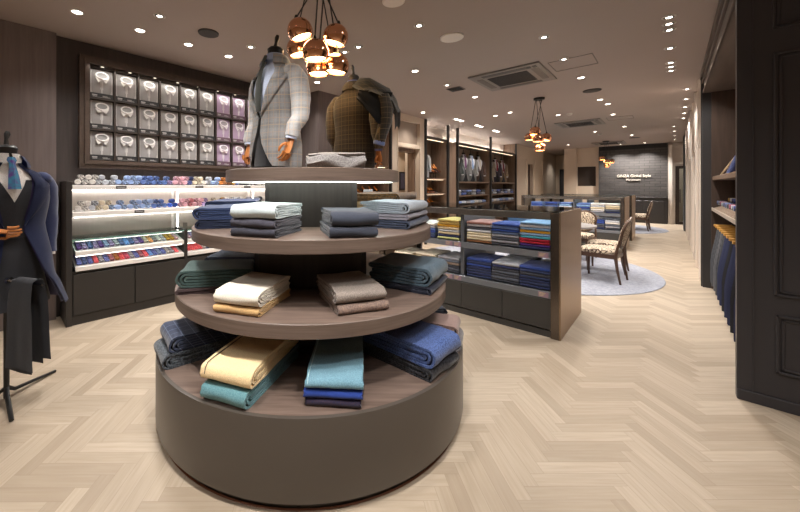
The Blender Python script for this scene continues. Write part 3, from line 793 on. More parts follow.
        if hands is True or (hands and s in hands):
            bm = B(); hand(bm, P[-1]+d*.045, d+Vector((0, -.15, 0)), (s, 0, 0), .92)
            ob('wooden_hand', bm, M_hand, t, 50)
    # neck cap and finial
    bm = B(); lathe(bm, [(.056, .80), (.055, .86), (.058, .875), (.045, .89), (.012, .895)], 24); ob('neck', bm, M_form, t, 40)
    if finial:
        bm = B(); tube(bm, [(0, 0, .89), (0, .005, .93), (.006, .01, .965), (.01, .012, .985)], [.016, .011, .018, .012], 12); ob('finial', bm, M_form, t, 50)
def face(d): return math.atan2(d.x, -d.y)
c1 = rz2w(-.40, 2.28); c2 = rz2w(.15, 2.74)
t = thing('dressed_bust', 'grey plaid jacket on a black bust atop the round stand', 'mannequin', (c1.x, c1.y, Z4+.012), face(-RV*.70-FV*.71)); t.scale = (.94, .94, .91)
tailored(t, cloth((184, 184, 186), 'check', (212, 186, 158), .62), (196, 208, 232), (52, 54, 50), gap_low=.75)
bm = B(); lathe(bm, [(.16, -.011), (.16, -.004), (.15, 0), (.03, .002), (.03, .05)], 32); ob('bust_base', bm, M_form, t, 40)
t = thing('dressed_bust', 'brown plaid jacket on a black bust seen from behind atop the stand', 'mannequin', (c2.x, c2.y, Z4+.012), face(FV*.80+RV*.60)); t.scale = (.80, .80, .87)
tailored(t, cloth((66, 56, 49), 'check', (104, 90, 66), .75), (120, 130, 190), (40, 40, 60), gap_low=.6)
bm = B(); lathe(bm, [(.16, -.011), (.16, -.004), (.15, 0), (.03, .002), (.03, .05)], 32); ob('bust_base', bm, M_form, t, 40)
# dark jacket thrown over the shoulder of the brown one
def drape():
    t = thing('draped_jacket', 'black plaid jacket thrown over the shoulder of the brown plaid jacket', 'jacket', (c2.x, c2.y, Z4+.012), YAW)
    # local x runs to the picture's far end of the shoulder, y away from the viewer
    fab = cloth((44, 38, 33), 'check', (92, 78, 54), .8)
    def sheet(rows_, nm, mat, th=.012, amp=.014, sd=0):
        bm = B(); rows = []
        for i, (x, z, y0, y1) in enumerate(rows_):
            row = []
            for k in range(11):
                v = k/10; y = y0+(y1-y0)*v
                n_ = noise.noise(Vector((x*8+sd, y*8, z*8)))
                row.append(Vector((x+amp*n_, y, z-(.15 if v < .5 else .05)*(2*v-1)**2*(1 if 0 < i < 6 else .3)+amp*n_)))
            rows.append(row)
        grid(bm, rows); bmesh.ops.solidify(bm, geom=bm.faces[:], thickness=th)
        return ob(nm, bm, mat, t, 60)
    sheet([(-.02, .70, -.10, .10), (.05, .74, -.19, .12), (.12, .735, -.23, .14), (.20, .705, -.24, .15), (.27, .66, -.23, .15), (.325, .58, -.20, .14), (.35, .50, -.16, .12), (.36, .42, -.13, .10), (.345, .36, -.10, .07)], 'jacket_shell', fab)
    bm = B(); rows = []
    for i in range(9):
        u = i/8; row = []
        for k in range(9):
            v = k/8
            x = .03+.25*u-.02*v; z = .60-.02*u-(.07+.20*min(u/.72, (1-u)/.28))*v
            row.append(Vector((x, -.215-.03*math.sin(PI*u)*v+.02*noise.noise(Vector((u*5, v*4, 3))), z)))
        rows.append(row)
    grid(bm, rows); bmesh.ops.solidify(bm, geom=bm.faces[:], thickness=.012)
    ob('jacket_lining', bm, cloth((20, 20, 23)), t, 60)
    bm = B(); tube(bm, [(.21, -.19, .56), (.235, -.20, .46), (.225, -.20, .36), (.20, -.19, .27), (.185, -.185, .215)], [(.05, .05), (.055, .056), (.05, .052), (.044, .046), (.042, .044)], 14); ob('hanging_sleeve', bm, fab, t, 60)
    bm = B(); tube(bm, [(.186, -.185, .22), (.18, -.183, .195)], .045, 12); ob('sleeve_lining', bm, cloth((96, 112, 160)), t, 50)
drape()
# grey jacket folded on the top disc
p = at(331, 168.0, Z4)
p = rz2w(.01, 1.97)
t = thing('folded_jacket', 'grey flannel jacket folded flat on the top disc between both busts', 'jacket', (p.x, p.y, Z4+.002), YAW+.12)
bm = B(); folded(bm, .345, .21, .075, 6, 14, 77, .03)
ob('folded_body', bm, cloth((150, 146, 144), T, (112, 108, 108), .8), t, 60)
bm = B(); tube(bm, [(-.16, .06, .075), (-.06, .05, .082), (.08, .03, .08), (.17, .05, .086)], [(.03, .009), (.036, .012), (.034, .011), (.026, .008)], 10); ob('folded_sleeve', bm, cloth((158, 154, 150), T, (118, 112, 112), .8), t, 60)

# ---- standing mannequin by the brown wall panel
cm = rz2w(-2.19, 2.26)
t = thing('dressed_mannequin', 'navy overcoat and charcoal waistcoat on a mannequin by the brown wall', 'mannequin', (cm.x, cm.y, .80), face(-FV*.5+RV*.87))
arm = {-1: [(-.195, .0, .675), (-.25, .0, .60), (-.272, .01, .48), (-.275, -.02, .40), (-.235, -.09, .365), (-.15, -.13, .35)],
       1: [(.185, .0, .675), (.222, .02, .60), (.236, .04, .46), (.238, .04, .34), (.235, .03, .22), (.235, .02, .14)]}
tailored(t, cloth((44, 52, 88)), (226, 220, 216), (84, 56, 122), length=.18, gap_low=.45, gap_mid=.24, v_open=.5, arms=arm, hands=(-1,), vest=(66, 67, 73), body_rgb=(52, 53, 59), tie_kind='tweed', tie2=(52, 120, 150), lining=(52, 44, 84), flare=.13)
bm = B(); tube(bm, [(0, 0, -.79), (0, 0, .1)], .016, 12); ob('pole', bm, M_form, t, 40)
for a in (0.35, 2.45, 4.5):
    bm = B(); tube(bm, [(0, 0, -.72), (math.cos(a)*.05, math.sin(a)*.05, -.76), (math.cos(a)*.33, math.sin(a)*.33, -.79)], [(.014, .014), (.014, .012), (.012, .009)], 8); ob('stand_leg', bm, M_form, t, 40)
R2 = Matrix.Rotation(t.rotation_euler.z, 3, 'Z'); R2i = R2.inverted()
qw = rz2w(-1.87, 2.06); ub = (RV*.95-FV*.31).normalized()
loc_ = lambda v: R2i @ (v-cm) + Vector((0, 0, .03))
bm = B(); tube(bm, [Vector((0, 0, .03)), loc_(qw-ub*.19), loc_(qw-ub*.16), loc_(qw+ub*.15)], .008, 8); ob('trouser_bar', bm, M_chrome, t, 40)
bm = B(); tube(bm, [loc_(qw-ub*.172), loc_(qw-ub*.152)], .022, 10); ob('bar_stop', bm, M_chrome, t, 40)
# trousers folded over its bar
q = qw + ub*.02
tt = thing('folded_trousers', 'charcoal trousers hanging folded over the bar of the mannequin stand', 'trousers', (q.x, q.y, .83), math.atan2(ub.y, ub.x))
for lay, nm in ((0, 'under_leg'), (1, 'upper_leg')):
    bm = B(); rows = []; r_ = .017+.016*lay; ln = .53-.03*lay
    prof = [(-1, -ln*(1-k/9)) for k in range(9)]+[(None, PI*k/6) for k in range(7)]+[(1, -ln*.93*k/9) for k in range(1, 10)]
    for s, v in prof:
        if s is None: y, z = -r_*math.cos(v), r_*math.sin(v)
        else: y, z = s*(r_+.012*min(1, -v/.1)), v
        row = []
        for j in range(11):
            x = (j/10-.5)*(.17+.07*max(0, -z)/.5)+(lay-.5)*.05-.03
            row.append(Vector((x, y+.009*min(1, abs(z)*8)*noise.noise(Vector((x*11, z*3, (s or 0)*3.+lay)))*(1 if s else 0), z)))
        rows.append(row)
    grid(bm, rows); bmesh.ops.solidify(bm, geom=bm.faces[:], thickness=.008)
    ob(nm, bm, cloth((70, 71, 78)), tt, 60)

# ================================================================== copper pendant clusters
def pendant(c, canopy_r, balls, label):
    t = thing('pendant_lamp', label, 'pendant lamp', (c[0], c[1], CEIL), YAW, 'copper globe pendant clusters')
    bm = B(); lathe(bm, [(.001, -.035), (canopy_r, -.035), (canopy_r, 0)], 28, cap=False); ob('ceiling_canopy', bm, M_black, t, 40)
    for k, (x, y, z, tx, ty) in enumerate(balls):
        r = .093; M = Matrix.Rotation(tx, 3, 'X') @ Matrix.Rotation(ty, 3, 'Y'); cc = Vector((x, y, z))
        bm = B(); prof = []
        for i in range(15):
            a = PI*.68*i/14; prof.append((max(.001, r*math.sin(a)), r*math.cos(a)))
        ra, za = prof[-1]
        prof += [(ra-.004, za+.002)] + [(max(.001, (r-.006)*math.sin(a)), (r-.006)*math.cos(a)) for a in [PI*.66*i/8 for i in range(8, -1, -1)]]
        lathe(bm, prof, 32, cap=False)
        for v in bm.verts: v.co = M @ v.co + cc
        s = ob('globe_shade', bm, M_copper, t, 40)
        bm = B(); lathe(bm, [(.001, za+.012), (ra-.007, za+.012)], 24, cap=False)
        for v in bm.verts: v.co = M @ v.co + cc
        ob('lamp_glow', bm, glow('warm bulb', (255, 214, 150), 16), s)
        topp = M @ Vector((0, 0, r)) + cc
        bm = B(); b0 = Vector((canopy_r*.6*math.cos(k*2.4), canopy_r*.6*math.sin(k*2.4), -.03)); tube(bm, [b0, topp], .005, 6); ob('cord', bm, M_black, t, 40)
        bm = B(); tube(bm, [topp-Vector((0, 0, .004)), topp+Vector((0, 0, .022))], [.016, .008], 10); ob('cord_grip', bm, M_black, s, 40)
        l = bpy.data.lights.new('bulb', 'POINT'); o = bpy.data.objects.new('pendant_bulb', l); COL.objects.link(o); l.energy = LAMP*.012; l.color = (1, .72, .42); l.shadow_soft_size = .04
        Rz = Matrix.Rotation(YAW, 3, 'Z'); wp = Rz @ (M @ Vector((0, 0, za-.06)) + cc)
        o.location = (c[0]+wp.x, c[1]+wp.y, CEIL+wp.z)
def balls_from(px, z0, zc):
    """globes given as photograph px, py with a depth offset, round a centre at depth z0"""
    out = []
    for x, y, dz, tx, ty in px:
        z = z0+dz; r = (x-CX)/FPX*z; h = EYE+(HY-y)/FPX*z
        out.append((r-zc[0], z-zc[1], h-CEIL, tx, ty))
    return out
zc = (-.11, 2.47)
big = balls_from([(300, 31, .0, .12, -.3), (335.5, 37, .0, .12, .25), (315.5, 52.5, -.1, .08, -.05), (336.5, 66, .05, .08, .12), (298, 49, .3, .1, -.2), (318.5, 68, .12, .05, 0), (328, 50, .35, .1, .2)], 2.47, zc)
w = rz2w(*zc); pendant((w.x, w.y), .09, big, 'large near cluster of copper globes hanging above the round stand')
zc = (3.78, 6.28)
mid = balls_from([(535, 131.5, .0, .1, 0), (530, 137.5, .1, .05, 0), (538.5, 139, -.12, .05, 0), (546, 138, .05, .05, .1), (540, 148, .1, 0, 0)], 6.28, zc)
w = rz2w(*zc); pendant((w.x, w.y), .09, mid, 'middle cluster of copper globes hanging over the first rug')
zc = (9.83, 12.3)
far = balls_from([(602, 158.5, 0, 0, 0), (607, 161.5, -.1, 0, 0), (611.5, 161.5, .1, 0, 0), (607, 165.5, .1, 0, 0)], 12.3, zc)
w = rz2w(*zc); pendant((w.x, w.y), .1, far, 'small far cluster of copper globes hanging before the black brick wall')
# ================================================================== shirt display frame on the dark wall
def flat_fold(bm, w, l, h, seed=0):
    folded(bm, w, l, h, 2, 2, seed, .002)
F_Y0, CW, RH, F_Z0 = .757, .25, .355, 1.708
t = thing('shirt_display', 'wide dark wood wall frame divided into rows of boxed shirts', 'frame', (XL, 0, 0))
Y1 = F_Y0+9*CW
bm = B()
def mitre(y0, y1, z0, z1, w, d, th):
    for poly in ([(y0, z0), (y1, z0), (y1-w, z0+w), (y0+w, z0+w)], [(y0, z1), (y1, z1), (y1-w, z1-w), (y0+w, z1-w)], [(y0, z0), (y0+w, z0+w), (y0+w, z1-w), (y0, z1)], [(y1, z0), (y1-w, z0+w), (y1-w, z1-w), (y1, z1)]):
        prism(bm, poly, d, d+th, 0)
mitre(F_Y0-.09, Y1+.09, F_Z0-.085, 2.882, .045, .002, .10); mitre(F_Y0-.045, Y1+.045, F_Z0-.04, 2.837, .042, .002, .12)
ob('frame_moulding', bm, wood('frame wood', (74, 62, 55), (92, 78, 70), (20, 20, 20), .4), t)
bm = B(); bx(bm, .002, .012, F_Y0-.01, Y1+.01, F_Z0, 2.80); ob('back_board', bm, M_black, t)
bm = B()
for k in range(10): bx(bm, .012, .085, F_Y0+k*CW-.009, F_Y0+k*CW+.009, F_Z0, 2.795)
for k in range(4): bx(bm, .012, .085, F_Y0, Y1, F_Z0+k*RH-.008, F_Z0+k*RH+.008)
ob('frame_grid', bm, plain('dark grid', (62, 52, 47), .45), t)
for k in range(8):
    bm = B(); lathe(bm, [(.001, -.004), (.016, -.004), (.018, 0)], 12, (.06, F_Y0+.13+k*.28, 2.796), cap=False); ob('frame_spot', bm, glow('frame spot', (255, 240, 215), 1.2), t)
l = bpy.data.lights.new('frame_spot_lamp', 'AREA'); l.shape = 'RECTANGLE'; l.size = .05; l.size_y = Y1-F_Y0; l.energy = LAMP*.09; l.color = (1, .95, .88)
o = bpy.data.objects.new('frame_lamp', l); COL.objects.link(o); o.location = (XL+.14, (F_Y0+Y1)/2, 2.78); o.rotation_euler = (0, -.25, 0)
def shirt_box(fab_rgb, st_rgb, band_rgb):
    t = thing('boxed_shirt', 'x', 'shirt', (0, 0, 0), 0, 'boxed shirts in the wall frame')
    f = cloth(fab_rgb, 'stripe', st_rgb, .42)
    w, h = .226, .334
    bm = B(); bx(bm, 0, .016, -w/2, w/2, .004, h, .002); ob('tray', bm, plain(f'box card {band_rgb}', tuple(min(255, c+60) for c in band_rgb), .6), t)
    # shirt swells towards its middle, with placket
    bm = B(); rows = []
    for i in range(7):
        z = .064+(h-.067)*i/6
        rows.append([Vector((.022+.014*math.sin(PI*min(1, max(0, j/8)))**.5*(1 if i not in (0, 6) else .6), (j/8-.5)*(w-.004), z)) for j in range(9)])
    grid(bm, rows); ob('shirt_body', bm, f2 if False else f, t, 60)
    bm = B(); bx(bm, .034, .0385, -.008, .008, .066, .20, .001)
    ob('placket', bm, f, t)
    # collar: stand as an oval ring tipped forward, two points
    bm = B(); pts = []
    for k in range(17):
        a = 2*PI*k/16+PI*1.5; pts.append(Vector((.052-.012*math.sin(a), .06*math.cos(a), .262+.042*math.sin(a))))
    tube(bm, pts, [(.006, .012)]*17, 8, cap=False)
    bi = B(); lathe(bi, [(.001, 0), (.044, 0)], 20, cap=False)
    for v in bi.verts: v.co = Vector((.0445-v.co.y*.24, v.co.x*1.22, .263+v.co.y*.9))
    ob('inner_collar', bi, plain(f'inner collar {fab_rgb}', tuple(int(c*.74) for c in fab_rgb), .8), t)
    ob('collar_band', bm, plain(f'collar {fab_rgb}', tuple(min(255, c+28) for c in fab_rgb), .7), t, 50)
    for s in (-1, 1):
        bm = B(); prism(bm, [(0, .218), (s*.048, .238), (s*.066, .232), (s*.036, .178)], .056, .062, 0); ob('collar_point', bm, plain(f'collar {fab_rgb}', tuple(min(255, c+28) for c in fab_rgb), .7), t)
    bm = B(); bx(bm, .017, .05, -w/2, w/2, .004, .06, .001); bd = ob('label_band', bm, plain(f'band {band_rgb}', band_rgb, .45), t)
    bm = B()
    for y, z, a, b_ in ((-.07, .036, .05, .012), (-.07, .022, .04, .005), (.03, .03, .05, .005), (.045, .022, .07, .004), (-.005, .014, .18, .002)): bx(bm, .0495, .0508, y-a/2, y+a/2, z-b_/2, z+b_/2)
    ob('lettering', bm, plain(f'print {band_rgb}', (190, 188, 186), .6), bd)
    return t
pa = shirt_box((208, 205, 203), (168, 164, 163), (50, 50, 53)); pb = shirt_box((226, 217, 225), (194, 170, 200), (110, 86, 102))
first = {}
for r in range(3):
    for k in range(9):
        pr = pa if k < 6 else pb
        nm = 'grey striped' if k < 6 else 'lilac striped'
        lb = f'boxed {nm} shirt, {["bottom", "middle", "top"][r]} row of the wall frame, {ORD[k+1]} from the brown panel end'
        loc = (XL+.013, F_Y0+(k+.5)*CW, F_Z0+r*RH+.009)
        if pr.name in first: dup(pr, loc, 0, lb)
        else: pr.location = loc; pr['label'] = lb; first[pr.name] = 1

# ================================================================== lit cabinet below
CF, CB, CY0, CY1 = -4.30, XL+.004, .51, 3.88
cab = thing('display_cabinet', 'long dark cabinet with lit white shelves under the framed shirts', 'cabinet', (0, 0, 0))
bays = [.565, 1.69, 2.82, 3.85]
bm = B(); bx(bm, CB, CF, CY0, .56, 0, 1.47, .003); ob('side_panel', bm, plain('cabinet dark', (46, 43, 42), .45), cab)
bm = B(); bx(bm, CB, CF, 3.85, CY1, 0, 1.47, .003); ob('side_panel', bm, plain('cabinet dark', (46, 43, 42), .45), cab)
bm = B(); bx(bm, CB, CB+.02, .56, 3.85, .5, 1.40); ob('back_panel', bm, wood('pale backing', (204, 196, 189), (209, 201, 194), (40, 40, 2), .5), cab)
for z0, z1 in ((1.382, 1.43), (1.105, 1.153)):
    bm = B(); bx(bm, CB+.02, CF, .562, 3.85, z0, z1, .003); s = ob('shelf', bm, M_shelfwhite, cab)
    bm = B(); bx(bm, CB+.03, CB+.05, .58, 3.84, z0-.014, z0-.002); ob('light_strip', bm, M_led, s)
    bm = B(); bx(bm, CF-.05, CF-.03, .58, 3.84, z0-.012, z0-.002); ob('light_strip', bm, glow('led soft', (255, 248, 240), 3), s)
for y in bays[1:3]:
    bm = B(); bx(bm, CB+.02, CB+.12, y-.035, y+.035, .87, 1.382, .003); u = ob('upright', bm, M_shelfwhite, cab)
    bm = B(); bx(bm, CB+.121, CB+.124, y+.005, y+.02, .88, 1.375); ob('light_strip', bm, M_led, u)
bm = B(); bx(bm, CB+.02, CF-.01, .56, 3.85, .862, .872); ob('glass_top', bm, glass('counter glass', (225, 245, 240)), cab)
bm = B(); bx(bm, CF-.012, CF-.002, .56, 3.85, .855, .874); ob('glass_edge', bm, plain('glass edge green', (120, 160, 150), .15), cab)
for y in bays[1:3]:
    bm = B(); bx(bm, CB+.02, CF+.002, y-.02, y+.02, .1, .885, .002); ob('post', bm, plain('cabinet dark', (46, 43, 42), .45), cab)
for zf in (.745, .588):
    for a, b_ in zip(bays, bays[1:]):
        bm = B(); prism(bm, [(CF-.012, zf), (CB+.03, zf+.10), (CB+.03, zf-.01), (CF-.012, zf-.03)], a+.022, b_-.022, 1)
        tr = ob('tray', bm, M_shelfwhite, cab)
        bm = B(); bx(bm, CF-.012, CF, a+.022, b_-.022, zf-.042, zf+.003, .002); ob('tray_front', bm, M_shelfwhite, tr)
        bm = B(); bx(bm, CF-.06, CF-.045, a+.03, b_-.03, zf+.10, zf+.108); ob('light_strip', bm, glow('led soft', (255, 248, 240), 3), tr)
bm = B(); bx(bm, CB, CF-.03, .56, 3.85, 0, .54); ob('carcass', bm, plain('cabinet dark', (46, 43, 42), .45), cab)
n = 0
for a, b_ in zip(bays, bays[1:]):
    m = (a+b_)/2
    for q0, q1 in ((a, m), (m, b_)):
        bm = B(); bx(bm, CF-.03, CF-.005, q0+.004, q1-.004, .1, .515, .002); ob('door', bm, M_dark, cab)
bm = B(); bx(bm, CF-.03, CF-.014, .56, 3.85, 0, .095); ob('plinth', bm, plain('cabinet dark', (46, 43, 42), .45), cab)
for (y, z, lb) in ((.99, 1.406, 'small dark price strip on the top shelf edge, nearest the cabinet side'), (1.86, 1.406, 'small dark price strip on the top shelf edge, beyond the lit upright'), (2.55, 1.406, 'small dark price strip on the top shelf edge, third along'), (1.17, 1.131, 'small dark price strip on the edge of the lower white shelf')):
    bm = B(); bx(bm, CF+.001, CF+.004, y-.05, y+.05, z-.016, z+.016); o = tag(ob('price_strip', bm, plain('strip dark', (70, 66, 68), .5), None), lb, 'price label')
    bm = B(); bx(bm, CF+.004, CF+.0046, y-.04, y+.04, z-.003, z+.004); ob('print', bm, plain('strip print', (190, 186, 184), .6), o)
bm = B(); bx(bm, -.03, .03, -.004, .004, 0, .07); tag(ob('price_stand', bm, plain('card frame', (150, 146, 140), .4), None, None, (CF-.2, 1.76, .874), .6), 'small framed price card standing on the glass counter top', 'price card')
# rolled ties on the two white shelves, two layers
PAL = {'white': (226, 222, 218), 'ivory': (224, 212, 190), 'pale blue': (160, 184, 226), 'blue': (96, 122, 182), 'royal blue': (52, 80, 160), 'navy': (46, 54, 92), 'lilac': (176, 156, 206), 'pink': (226, 176, 190), 'rose': (204, 130, 140),
       'gold': (214, 160, 52), 'orange': (206, 128, 60), 'brown': (120, 78, 46), 'black': (42, 42, 50), 'grey': (150, 150, 158), 'silver': (196, 200, 210), 'purple': (112, 76, 156), 'red': (176, 44, 48), 'burgundy': (104, 36, 52), 'teal': (70, 140, 150), 'mint': (170, 206, 196)}
def tie_roll():
    me_bm = B(); pts = []
    R = .028
    lathe(me_bm, [(R*.2, .0), (R*.55, .003), (R*.62, -.003), (R*.92, .0), (R, .006), (R, .07), (R*.9, .074)], 14)
    for v in me_bm.verts:
        q = 1+.12*noise.noise(v.co*60+Vector((len(ROLLS)*1.7, 0, 0)))
        v.co = Vector((-v.co.z, v.co.x*q*1.04, v.co.y*q*.95))
    return me_bm
seqs = {'top': ['white']*2+['silver']*2+['pale blue']*3+['blue']*3+['lilac', 'pink', 'pink', 'navy', 'ivory', 'white', 'silver', 'pale blue', 'orange', 'brown', 'gold', 'royal blue', 'black', 'black', 'grey', 'white', 'white', 'ivory', 'brown', 'pale blue', 'lilac', 'pale blue', 'blue', 'white', 'navy', 'pink', 'silver'],
        'lower': ['white', 'silver', 'ivory']+['pale blue']*5+['blue', 'blue', 'royal blue', 'royal blue', 'pink', 'rose', 'pink', 'lilac', 'purple', 'ivory', 'gold', 'white', 'silver', 'silver', 'white', 'grey', 'grey', 'black', 'white', 'lilac', 'pale blue', 'pale blue', 'pink', 'white', 'blue', 'silver', 'pink', 'lilac', 'white']}
ROLLS = {}
def roll(colr, patt, loc, rz, label, grp):
    key = (colr, patt)
    if key not in ROLLS:
        c = PAL[colr]; c2 = tuple(int(x*.55) for x in c) if sum(c) > 300 else tuple(min(255, int(x*1.5)+20) for x in c)
        ROLLS[key] = ob('rolled_tie', tie_roll(), cloth(c, 'tweed' if patt else 'plain', c2, .35), None, 50); o = ROLLS[key]
    else:
        o = ROLLS[key].copy(); COL.objects.link(o)
    o.location = loc; o.rotation_euler.z = rz
    tag(o, label, 'tie', grp)
for sh, z in (('top', 1.43), ('lower', 1.153)):
    n = 0
    for k in range(52):
        c = seqs[sh][int(k*len(seqs[sh])/52)]
        y = .615+k*.0605
        if y > 3.7 or abs(y-1.69) < .0: continue
        for lay in (0, 1):
            if lay and (k*7+len(sh)) % 9 in (0, 4): continue
            n += 1
            roll(c, (k+lay) % 2, (CF-.045-lay*.008+rnd.uniform(-.012, .004), y+lay*.029+rnd.uniform(-.003, .003), z+.0325+lay*.05+rnd.uniform(0, .003)), rnd.uniform(-.15, .15),
                 f'{c} rolled tie, {ORD[k+1]} from the dark cabinet side, {["lower", "upper"][lay]} layer, {sh if sh == "top" else "second"} white shelf', f'rolled ties on the {"top" if sh == "top" else "second"} white shelf')
# flat folded ties in the two glass-topped trays
trays = {.745: ['purple', 'lilac', 'blue', 'lilac', 'purple', 'pale blue', 'lilac', 'silver', 'blue', 'royal blue', 'blue', 'lilac', 'purple', 'ivory', 'brown', 'grey', 'white', 'silver', 'gold', 'gold', 'pink', 'lilac'],
         .588: ['navy', 'blue', 'navy', 'red', 'silver', 'navy', 'rose', 'orange', 'red', 'burgundy', 'silver', 'navy', 'rose', 'red', 'royal blue', 'navy', 'pale blue', 'navy', 'white', 'silver', 'red', 'red']}
FT = {}
for zf, cs in trays.items():
    k2 = 0
    for bi, (a, b_) in enumerate(zip(bays, bays[1:])):
        y = a+.06
        while y < b_-.05:
            c = cs[k2 % 22] if bi == 0 else cs[(k2*5+bi*3) % 22]; k2 += 1
            if c not in FT:
                bm = B(); rows = []
                box(bm, (-.13, 0, .014), (.24, .042, .022), .007, None, 2)
                cc = PAL[c]; FT[c] = ob('folded_tie', bm, cloth(cc, 'tweed', tuple(int(x*.5) for x in cc) if sum(cc) > 300 else tuple(min(255, x*2+30) for x in cc), .3), None, 50); o = FT[c]
            else: o = FT[c].copy(); COL.objects.link(o)
            o.location = (CF-.03, y, zf+.008); o.rotation_euler = (0, .255, 0)
            tag(o, f'{c} folded tie, {ORD[k2]} along from the dark cabinet side in the {"upper" if zf > .7 else "lower"} glass-topped tray', 'tie', f'ties in the {"upper" if zf > .7 else "lower"} tray')
            y += .0485

# ================================================================== shelving along the wall beyond
M_post = plain('black unit post', (36, 34, 34), .4)
def bay(y0, y1, shelves, label, top=2.60, lit=(), nm='shelving_unit'):
    t = thing(nm, label, 'shelving', (0, 0, 0))
    bm = B(); bx(bm, XL, XL+.02, y0, y1, 0, top); ob('back_panel', bm, M_unitwood, t)
    for y, d in ((y0, 1), (y1, -1)):
        bm = B(); bx(bm, XL+.02, XU-.02, y, y+d*.025, 0, top); ob('side_panel', bm, M_unitwood, t)
    for z in shelves:
        bm = B(); bx(bm, XL+.02, XU-.03, y0+.025, y1-.025, z-.035, z, .002); s = ob('shelf', bm, M_unitwood, t)
        if lit and z in lit:
            bm = B(); bx(bm, XU-.10, XU-.085, y0+.04, y1-.04, z-.042, z-.036); ob('light_strip', bm, glow('led warm', (255, 226, 190), 3), s)
    bm = B(); bx(bm, XL, XU, y0, y1, top, top+.06, .003); c = ob('cornice', bm, plain('unit cornice', (62, 52, 46), .45), t)
    bm = B(); bx(bm, XU-.10, XU-.085, y0+.04, y1-.04, top-.008, top-.001); ob('light_strip', bm, glow('led warm', (255, 226, 190), 3), c)
    bm = B(); bx(bm, XL+.08, XL+.11, y0+.02, y1-.02, top+.062, top+.08); ob('cove_light', bm, glow('cove led', (255, 246, 236), 24), c)
    return t
def post(y, label, w=.07):
    bm = B(); bx(bm, XU-.02, XU+.035, y-w/2, y+w/2, 0, CEIL-.003, .003)
    tag(ob('upright_post', bm, M_post, None), label, 'post')
bm = B(); bx(bm, XL-.1, XL, 7.4, 14.25, 0, CEIL)
struct('wall_left', bm, M_white, 'white wall above and behind the suit shelving')
bm = B(); bx(bm, XL-.1, XL, 4.75, 6.02, 0, CEIL)
struct('wall_left', bm, M_white, 'white wall behind the first shoe shelves')
W0 = bay(4.76, 5.95, (.55, .93, 1.25, 1.85), 'walnut shelving unit with shoes between brown pier and white doorway', lit=(1.25, 1.85))
UA = bay(7.46, 8.56, (.55, .93, 1.235, 1.62), 'walnut shelving unit of shoes just beyond the white doorway', lit=(1.235, 1.62, .93))
UB = bay(9.22, 11.59, (.5, .88, 1.15, 1.55), 'walnut shelving bay of jackets, first beyond the brown pilaster')
UC = bay(11.67, 14.16, (.5, .88, 1.15, 1.55), 'walnut shelving bay of jackets, second beyond the brown pilaster')
post(5.98, 'black upright post beside the near edge of the white doorway', .05)
post(7.42, 'black upright post at the far edge of the white doorway'); post(8.6, 'black upright post between shoe shelves and brown pilaster'); post(9.18, 'black upright post between brown pilaster and jackets'); post(11.63, 'black upright post dividing the two jacket bays'); post(14.2, 'black upright post at the far end of the jacket bays')
bm = B(); bx(bm, XL, XU-.02, 8.62, 9.18, 0, 2.62)
struct('trim_30', bm, M_unitwood, 'brown walnut pilaster between shoe shelves and jacket bays', 'pilaster')
# white doorway
bm = B(); Y_ = (6.03, 6.26, 7.17, 7.385)
bx(bm, XU-.12, XU, Y_[0], Y_[1], 0, CEIL-.002, .002); bx(bm, XU-.12, XU, Y_[2], Y_[3], 0, CEIL-.002, .002); bx(bm, XU-.12, XU, Y_[1], Y_[2], 2.30, 2.39); bx(bm, XU-.12, XU, Y_[1], Y_[2], 2.90, CEIL-.002)
bx(bm, XU-.01, XU+.012, Y_[1]-.03, Y_[1], 0, 2.93); bx(bm, XU-.01, XU+.012, Y_[2], Y_[2]+.03, 0, 2.93)
d = struct('door_3', bm, M_cream, 'white framed fitting room doorway between the two shoe shelf units', 'doorway')
bm = B(); bx(bm, XU-.10, XU-.07, Y_[1], Y_[2], 2.39, 2.90); ob('transom_panel', bm, plain('transom grey', (150, 134, 120), .5), d)
bm = B(); bx(bm, XU-.30, XU-.122, Y_[2]-.06, Y_[2]+.0, 0, 2.3); bx(bm, XU-.30, XU-.122, Y_[1], Y_[2]-.06, 2.22, 2.3); ob('wood_lining', bm, M_unitwood, d)
bm = B(); bx(bm, -6.5, XL-.1, 6.0, 6.03, 0, CEIL); bx(bm, -6.5, -5.2, 11.5, 11.6, 0, CEIL)
struct('wall_left', bm, M_cream, 'cream walls of the fitting room corridor')
t = thing('picture_frame', 'dark framed picture hanging on the corridor wall seen through the white doorway', 'picture', (-6.495, 9.76, 1.59))
bm = B(); bx(bm, 0, .025, -.16, .16, -.31, .31, .004); ob('frame_border', bm, plain('frame black', (40, 36, 40), .4), t)
bm = B(); bx(bm, .025, .028, -.115, .115, -.26, .26); ob('picture_sheet', bm, plain('dusky blue print', (92, 92, 118), .5, var=.4, vscale=9), t)
